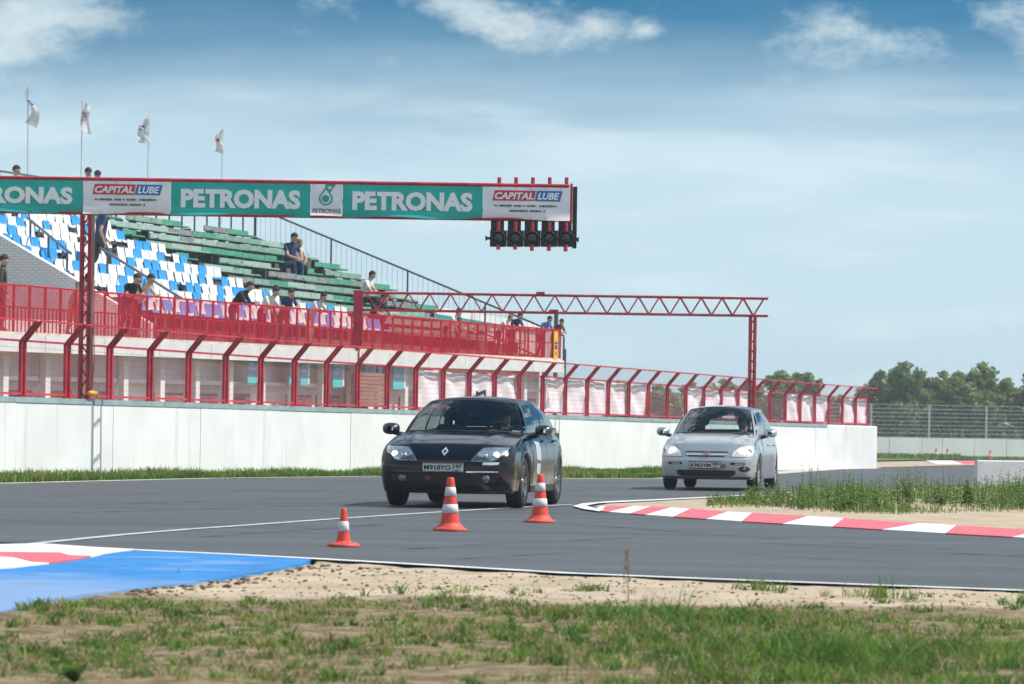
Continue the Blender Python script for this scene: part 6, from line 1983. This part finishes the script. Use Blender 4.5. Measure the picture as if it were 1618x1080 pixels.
# verge under the wall
N = 52000
t = RNG.uniform(-14, 52, N); f = RNG.uniform(0, 1, N)
far = np.array([ground(x, interp(x, [(-900, 790), (0, 762.3), (300, 755.2), (600, 751.2), (750, 751.6), (900, 753.6), (1040, 754), (1240, 747)])).xy for x in range(-900, 1260, 20)])
def depth_edge(p):       # track edge seen at this bearing
    return None
bx = far[:, 0] / far[:, 1]
PX = np.array([W(a, -.03 - 9 * 0).xy for a in t])
brg = PX[:, 0] / PX[:, 1]
Yedge = np.interp(brg, bx, far[:, 1])
Yw = PX[:, 1]
gap = np.clip(Yw - Yedge - .15, 0, None)
u_ = np.where(gap > 2.6, np.where(RNG.uniform(0, 1, N) < .35, RNG.uniform(0, .15, N), 1 - (2.6 / np.maximum(gap, 2.6)) * RNG.uniform(0, 1, N) * 1.5), RNG.uniform(0, 1, N))
u_ = np.clip(u_, 0, 1)
Yb = np.where(gap > 0, Yedge + .15 + gap * u_, Yw)
Xb = brg * Yb
ok = gap > .05
Xb, Yb = Xb[ok], Yb[ok]
Zb = np.array([zg(b) - .02 for b in Yb])
nn = nz(Xb, Yb, .8, 5.5)
hb = RNG.uniform(.07, .20, len(Xb)) * (1.05 + .7 * nn)
rb = RNG.uniform(0, 1, len(Xb)) + .3 * nn
blades('verge_weeds', np.stack([Xb, Yb, Zb], 1), hb, RNG.uniform(.014, .032, len(Xb)), RNG.uniform(.1, .8, len(Xb)), np.where(rb < .28, 1, np.where(rb < .74, 0, np.where(rb < .97, 2, 3))))
# far strip of grass at the bend
N = 9000
Xf = RNG.uniform(18, 60, N); Yf = 262.0 + .46 * (Xf - 20.0) - RNG.uniform(.3, 34, N)
Zf = np.array([zg(b) for b in Yf])
blades('far_grass', np.stack([Xf, Yf, Zf], 1), RNG.uniform(.10, .42, N) * np.where(Xf / Yf < .118, 1.0, .6), RNG.uniform(.05, .14, N), RNG.uniform(.1, .6, N), RNG.integers(0, 3, N))

# weeds on the island: stems with leaves
def weed_arrays(P_, H, seed, leaf=(.045, .10), nl=16, bush=1.0):
    r = random.Random(seed)
    co, q, t_, qm = [], [], [], []
    for (x, y, z), h_ in zip(P_, H):
        lx, ly = r.uniform(-.22, .22) * h_, r.uniform(-.22, .22) * h_
        k = len(co); w = .004
        co += [(x - w, y, z), (x + w, y, z), (x + lx + w * .5, y + ly, z + h_), (x + lx - w * .5, y + ly, z + h_)]; q.append((k, k + 1, k + 2, k + 3)); qm.append(1)
        for i in range(nl):
            f = r.uniform(.05, 1.0); a = r.uniform(0, 6.28); L_ = r.uniform(*leaf) * (1.15 - .6 * f) * (1 if h_ > .2 else .75); up = r.uniform(-.15, .8)
            c = Vector((x + lx * f, y + ly * f, z + h_ * f)); dv = Vector((math.cos(a), math.sin(a), up)).normalized(); sd = Vector((-math.sin(a), math.cos(a), r.uniform(-.4, .4))) * L_ * r.uniform(.16, .30)
            k = len(co); mid = c + dv * L_ * .45; tip = c + dv * L_ + Vector((0, 0, -.25 * L_))
            co += [tuple(c), tuple(mid + sd), tuple(tip), tuple(mid - sd)]; q.append((k, k + 1, k + 2, k + 3)); qm.append(r.choice((0, 0, 0, 1, 1, 2)))
    return co, q, qm
M_w = [mat('weed_leaf', (0.16, 0.29, 0.05), .6, var=.3, vscale=6), mat('weed_dark', (0.065, 0.14, 0.034), .6, var=.3, vscale=6), mat('weed_light', (0.27, 0.33, 0.08), .6, var=.2, vscale=6), M_g[3]]
for m in M_w[:3]: leafy(m, .38)
pts_, hh = [], []
rw = random.Random(3)
lo_t = [(1120, 801), (1200, 804), (1300, 808), (1420, 811), (1530, 808), (1618, 806), (1750, 808)]
hi_t = [(1120, 795), (1190, 789), (1260, 783), (1350, 779), (1450, 777), (1618, 773), (1750, 770)]
while len(pts_) < 1250:
    px = rw.uniform(1118, 1740); a, b = interp(px, lo_t), interp(px, hi_t)
    py = lerp(a, b, rw.random() ** 1.2); p = ground(px, py)
    g = noise.noise(Vector((p.x * .8, p.y * .35, 3)))
    if rw.random() > .42 + 1.6 * g: continue
    pts_.append((p.x, p.y, .008)); hh.append((rw.uniform(.07, .26) if rw.random() > .06 else rw.uniform(.28, .42)) * (1 + .6 * g) * (.45 if px < 1180 else 1) * (1.15 if px > 1230 else .9))
co, q, qm = weed_arrays(pts_, hh, 4, nl=15)
me = np_mesh('weeds', co, q, np.zeros((0, 3), int), np.array(qm), np.zeros(0, int), M_w)
tag(link('weeds', me), kind='stuff')
X = RNG.uniform(1.8, 12, 34000); Y = RNG.uniform(44, 74, 34000)
brgp = 809 + 6000 * X / Y; pyp = 679 + .015 * (brgp - 809) + 6000 / Y
lo_a = np.interp(brgp, [a for a, b in lo_t], [b + 3 for a, b in lo_t]); hi_a = np.interp(brgp, [a for a, b in hi_t], [b - 3 for a, b in hi_t])
k = (pyp < lo_a) & (pyp > hi_a) & (brgp > 1125) & (brgp < 1760) & (nz(X * 1.0, Y * .4, .9, 6.6) + RNG.uniform(-.35, .35, len(X)) > .10)
X, Y = X[k], Y[k]
blades('island_grass', np.stack([X, Y, np.full(len(X), .010)], 1), RNG.uniform(.05, .17, len(X)), RNG.uniform(.006, .014, len(X)), RNG.uniform(.1, .8, len(X)), RNG.choice([0, 0, 1, 2, 3], len(X)))
for i, (px, py, top, n_, lab) in enumerate(((1430, 797, 741, 9, 'tall dark leafy weed in front of the end of the white wall'), (1531, 800, 751, 9, 'tall bushy weed at the corner of the grey concrete block'), (1583, 801, 752, 4, 'slender weed with a clubbed top before the grey concrete block'),
        (1610, 800, 748, 6, 'feathery tall weed before the grey block at the picture edge'), (1272, 792, 764, 8, 'yellow-green bushy weed by the silver car'), (1358, 796, 768, 7, 'mid-height weed on the island, halfway between silver car and grey block'), (1486, 800, 764, 7, 'low spreading weed between the two tall bushy ones'), (1235, 795, 768, 7, 'small pale weed nearest the rear wheel of the silver car'))):
    p = ground(px, py); H_ = (py - top) / (F / p.y)
    r = random.Random(i + 40)
    P_ = [(r.gauss(0, .055 if n_ > 5 else .02), r.gauss(0, .05), 0) for _ in range(n_)]
    co, q, qm = weed_arrays(P_, [H_ * r.uniform(.55, 1.0) for _ in range(n_)], i + 9, leaf=(.05, .11), nl=26 if n_ > 5 else 16)
    me = np_mesh('weed', co, q, np.zeros((0, 3), int), np.array(qm) if i not in (4, 7) else np.where(np.array(qm) == 1, 0, 2), np.zeros(0, int), M_w)
    tag(link('weed', me, None, (p.x, p.y, .008)), lab, 'weed', 'tall weeds on the sand island')
# single plants on the near verge
p = ground(992, 962); st = thing('dry_stalk', 'dry brown seeding stalk standing alone on the sand', 'plant', (p.x, p.y, vz(p.x, p.y)))
H_ = 95 / (F / p.y)
mb = MB(); mb.tube([(0.006, 0, 0), (0, 0, H_ * .5), (-.012, 0, H_ * .98)], [.0035, .003, .0015], 6); mb.build('stem', M_g[3], st)
r = random.Random(2); mb = MB()
for i in range(110):
    f = r.uniform(.45, 1); a = r.uniform(0, 6.28); c = Vector((-.012 * f, 0, H_ * f)); w_ = .026 * (1.15 - f) + .004
    d = Vector((math.cos(a) * w_, math.sin(a) * w_, r.uniform(.004, .02)))
    mb.box(c + d, (.005, .005, .010))
mb.build('seeds', mat('dry_seed', (.50, .38, .20), .8, var=.3, vscale=40), st)['kind'] = 'stuff'
p = ground(118, 1072); rt = thing('dock_plant', 'dark broad-leaved plant on bare soil at the near corner', 'plant', (p.x, p.y, vz(p.x, p.y)))
rt.scale = (1.6, 1.6, 1.6)
r = random.Random(6)
for i in range(11):
    a = r.uniform(0, 6.28); L_ = r.uniform(.05, .095); el = r.uniform(.5, 1.25); rows = []
    for k in range(6):
        f = k / 5; w_ = .012 * math.sin(math.pi * (f * .9 + .08)) + .002
        c = Vector((math.cos(a) * math.cos(el) * L_ * f, math.sin(a) * math.cos(el) * L_ * f, L_ * math.sin(el) * f * (1 - .35 * f)))
        s_ = Vector((-math.sin(a), math.cos(a), 0)) * w_
        rows.append([c - s_, c + Vector((0, 0, -.003)), c + s_])
    mb = MB(); mb.grid(rows); mb.build('leaf', M_w[1], rt, smooth=True, fix=False)
# clods and pebbles on the sand
def rocks(name, n, sampler, size, mats, seed):
    r = random.Random(seed); ico = bmesh.new(); bmesh.ops.create_icosphere(ico, subdivisions=1, radius=1)
    vs = [v.co.copy() for v in ico.verts]; fs = [tuple(v.index for v in f.verts) for f in ico.faces]; ico.free()
    mb = MB()
    for _ in range(n):
        x, y = sampler(r); s_ = r.uniform(*size) * (1 if r.random() > .06 else 1.7); mb.mi = r.randrange(len(mats)); o_ = r.uniform(0, 99)
        sx_, sy_, sz_ = r.uniform(.8, 1.6), r.uniform(.8, 1.4), r.uniform(.45, .9)
        mb.add([(x + v.x * s_ * sx_ * (1 + .3 * noise.noise(v * 1.5 + Vector((o_, 0, 0)))), y + v.y * s_ * sy_, vz(x, y) + s_ * .25 + v.z * s_ * sz_) for v in vs], fs)
    o = mb.build(name, mats, None, fix=False); o['kind'] = 'stuff'
M_cl = [mat('clod_dark', (.11, .08, .055), .95), mat('clod_brown', (.25, .185, .125), .95), mat('pebble', (.42, .36, .29), .9)]
def samp(r):
    while True:
        py = r.uniform(888, 962); px = r.uniform(200, 1618)
        if py > interp(px, [(200, 925), (480, 890), (700, 900), (1300, 928), (1618, 940)]):
            p = ground(px, py); return p.x, p.y
rocks('clods', 900, samp, (.004, .013), M_cl, 3)
def samp2(r):
    f = r.random(); px = lerp(200, 620, f) + r.gauss(0, 12); py = interp(px, [(200, 932), (330, 918), (470, 896), (520, 888), (620, 894)]) + abs(r.gauss(0, 7)); p = ground(px, py); return p.x, p.y
rocks('turned_soil', 120, samp2, (.006, .022), M_cl[:2], 8)
def samp3(r): p = ground(r.uniform(0, 1618), r.uniform(965, 1080)); return p.x, p.y
rocks('pebbles', 700, samp3, (.002, .006), M_cl, 9)

# ------------------------------------------------------------------ far bend: wall, wire fence, block, trees
FY = 279.0
def fyx(x): return 262.0 + .46 * (x - 20.0)
FSC = F / FY
M_fw = mat('far_concrete', (0.74, 0.75, 0.74), .8, var=.06, vscale=.4)
fx0, fx1 = at(1290, 700, FY).x, 62.0
fzt = at(1450, 691.5, FY).z
fw = thing('concrete_wall', 'pale concrete wall along the far bend below the wire fence', 'wall', (fx0, fyx(fx0), zg(FY)))
x = fx0; i = 0
while x < fx1:
    w = 2.4 if i % 3 else 1.5
    mb = MB(); mb.box((x + w / 2, fyx(x + w / 2) + .15 + .012 * (i % 2), (fzt + zg(FY) - .2) / 2 + .008 * (i % 3)), ((w - .03) * 1.1, .3, fzt - zg(FY) + .2), (.908, .418, 0), (-.418, .908, 0)); mb.build('wall_panel', M_fw, fw, origin=fw.location)
    x += w; i += 1
wf = thing('wire_fence', 'grey wire fence standing behind the far concrete wall', 'fence', (fx0, FY + .6, zg(FY)))
fy = FY + .6; ftop = at(1439, 641, fy).z
fq = lambda x: fyx(x) + .6
M_zinc = mat('galvanised', (.46, .49, .50), .45, .3); M_wf = sheer('far_wire_net', (.16, .19, .19), .14, .2)
px = 1439 - 92 * 2; posts = []
while px < 2000:
    xq = at(px, 660, fy).x; posts.append(xq)
    mb = MB(); mb.tube([(xq, fq(xq), zg(fy) - .1), (xq, fq(xq), ftop)], .075, 8); mb.build('post', M_zinc, wf, origin=wf.location); px += 91.5
for k in range(9):
    z = lerp(fzt + .05, ftop - .03, k / 8); mb = MB(); mb.tube([(posts[0], fq(posts[0]) - .08, z), (posts[-1], fq(posts[-1]) - .08, z)], .006, 4); mb.build('wire', M_zinc, wf, origin=wf.location)
for a, b in zip(posts, posts[1:]):
    mb = MB(); mb.add([(a + .08, fq(a), fzt - .5), (b - .08, fq(b), fzt - .5), (b - .08, fq(b), ftop - .02), (a + .08, fq(a), ftop - .02)], [(0, 1, 2, 3)]); mb.build('net', M_wf, wf, origin=wf.location, fix=False)
# grey concrete block beside the island
BYd = 76.0
bx0, bx1 = at(1545, 740, BYd).x, 16.0; bz = at(1580, 727.3, BYd).z
mb = MB(); b0 = zg(BYd) - .03
mb.prism([(bx0, BYd, b0), (bx1, BYd, b0), (bx1, BYd, bz - .02), (bx1, BYd + .02, bz), (bx1, BYd + .5, bz)][:1] + [(bx0, BYd + .6, b0), (bx0, BYd + .52, bz), (bx0, BYd + .08, bz), (bx0, BYd + .055, bz - .02)], (0, 0, 0), (bx1 - bx0, 0, 0))
solid('concrete_block', 'grey-white concrete barrier block behind the weeds of the island', 'barrier', mb, mat('grey_concrete', (.72, .73, .76), .8, var=.06, vscale=1.2), loc=(bx0, BYd, b0))

# trees of the far hedge
M_t = [mat('tree_leaf_grey', (0.25, 0.31, 0.13), .65, var=.25, vscale=.6), mat('tree_leaf_mid', (0.20, 0.295, 0.10), .65, var=.25, vscale=.6), mat('tree_leaf_dark', (0.13, 0.215, 0.072), .65, var=.25, vscale=.6), mat('tree_leaf_yellow', (0.27, 0.31, 0.12), .65, var=.25, vscale=.6)]
for m in M_t: leafy(m, .45)
M_bark = mat('tree_bark', (.12, .10, .08), .9)
def tree_mesh(h, w, seed, nleaf, mix, spire=.5):
    r = np.random.default_rng(seed); rr = random.Random(seed)
    tr_ = MB(); limbs = []
    tr_.tube([(0, 0, -.3), (.05, 0, h * .3), (.02, .05, h * .62), (0, 0, h * .9)], [.11, .085, .05, .015], 7)
    nlimb = 20
    for k in range(nlimb):
        z = h * rr.uniform(.04, .80); a = rr.uniform(0, 6.28); L_ = w * rr.uniform(.3, .55) * (1.15 - z / h * .7); e = Vector((math.cos(a) * L_, math.sin(a) * L_, z + h * rr.uniform(.08, .26)))
        tr_.tube([(0, 0, z), (e.x * .55, e.y * .55, lerp(z, e.z, .5)), e], [.035, .025, .008], 5); limbs.append((Vector((0, 0, z)), e))
    for k in range(5):
        a = rr.uniform(0, 6.28); L_ = w * rr.uniform(0, .3); e = Vector((math.cos(a) * L_, math.sin(a) * L_, h * rr.uniform(.82, 1.05))); tr_.tube([(0, 0, h * .55), e], [.03, .006], 5); limbs.append((Vector((0, 0, h * .55)), e))
    co, q, qm = [], [], []
    cl = []
    for a, b in limbs:
        for f in (.55, .8, 1.0): cl.append((a.lerp(b, f), rr.uniform(.28, .55) * (1.0 if f < 1 else .8), rr.choice(mix)))
    for i in range(nleaf):
        c, rad_, mi_ = cl[i % len(cl)]
        d = r.normal(0, 1, 3); d /= np.linalg.norm(d); d *= rad_ * r.uniform(.3, 1.05) * np.array([1, 1, 1.1])
        p = np.array(c) + d
        s_ = r.uniform(.10, .22); nn_ = r.normal(0, .75, 3) + np.array([.65, -.15, .55]); u = np.cross(nn_, r.normal(0, 1, 3)); u /= np.linalg.norm(u); v = np.cross(u, nn_); v /= np.linalg.norm(v)
        k = len(co); co += [p - u * s_, p + v * s_ * .55, p + u * s_, p - v * s_ * .55]; q.append((k, k + 1, k + 2, k + 3)); qm.append(mi_ if r.uniform() < .75 else int(r.integers(0, 3)))
    crown = np_mesh('crown', co, q, np.zeros((0, 3), int), np.array(qm), np.zeros(0, int), M_t)
    return tr_.mesh('trunk', M_bark, smooth=True), crown
kinds = [tree_mesh(5.7, 3.0, 1, 4600, (0, 0, 1)), tree_mesh(5.9, 2.6, 2, 4200, (1, 1, 2)), tree_mesh(5.6, 3.2, 3, 4600, (0, 3, 1)), tree_mesh(6.0, 2.5, 4, 4200, (2, 1, 0)), tree_mesh(5.4, 3.4, 5, 4600, (0, 1, 3))]
r = random.Random(21)
spots = []
px = 985.0
while px < 1790:
    spots.append((px + r.uniform(-6, 6), 290 + r.uniform(-4, 6))); px += r.uniform(17, 26)
vis = [i for i, (a, b) in enumerate(spots) if a > 1382 and a < 1625]
desc = ['grey-green bushy', 'mid-green upright', 'yellow-green spreading', 'dark narrow', 'low rounded']
for i, (px, Yt) in enumerate(spots):
    kd = r.randrange(5); s_ = r.uniform(.98, 1.10) * (.80 if 1150 < px < 1215 or 1290 < px < 1380 else 1.0) * (.80 if px < 1150 else 1) * (1.06 if 1465 < px < 1510 else 1)
    xq = at(px, 690, Yt).x
    if i in vis: lab = '%s tree behind the wire fence, %s from the end of the red fence' % (desc[kd], ORD[vis.index(i)])
    elif px < 1382: lab = '%s tree beyond the red fence, %s towards the grandstand from its end' % (desc[kd], ORD[len([1 for a, b in spots if px <= a < 1382]) - 1])
    else: lab = '%s tree of the far hedge outside the picture, %s of them' % (desc[kd], ORD[i - vis[-1] - 1])
    th = thing('tree', lab, 'tree', (xq, Yt, zg(Yt)), r.uniform(0, 6.28), 'trees of the far hedge'); th.scale = (s_ * 1.25, s_ * 1.25, s_)
    link('trunk', kinds[kd][0], th); link('crown', kinds[kd][1], th)
# undergrowth closing the foot of the hedge
N = 14000
X = RNG.uniform(5, 64, N); Y = RNG.uniform(285, 300, N)
Z = np.array([zg(b) for b in Y])
blades('undergrowth', np.stack([X, Y, Z], 1), RNG.uniform(.6, 2.8, N), RNG.uniform(.12, .30, N), RNG.uniform(.1, .5, N), RNG.integers(0, 3, N), M_t)

# ------------------------------------------------------------------ air
mh = bpy.data.materials.new('thin_haze'); mh.use_nodes = True
t = NT(mh.node_tree); t.n.clear()
o = t.node('ShaderNodeOutputMaterial'); v = t.node('ShaderNodeVolumePrincipled')
v.inputs['Color'].default_value = (.86, .93, .97, 1); v.inputs['Density'].default_value = 0.0005; v.inputs['Anisotropy'].default_value = 0.2
t.link(v.outputs[0], o.inputs['Volume'])
mb = MB(); mb.box((0, 1250, 6.0), (5400, 2900, 18.0))
tag(mb.build('haze', mh), kind='stuff')
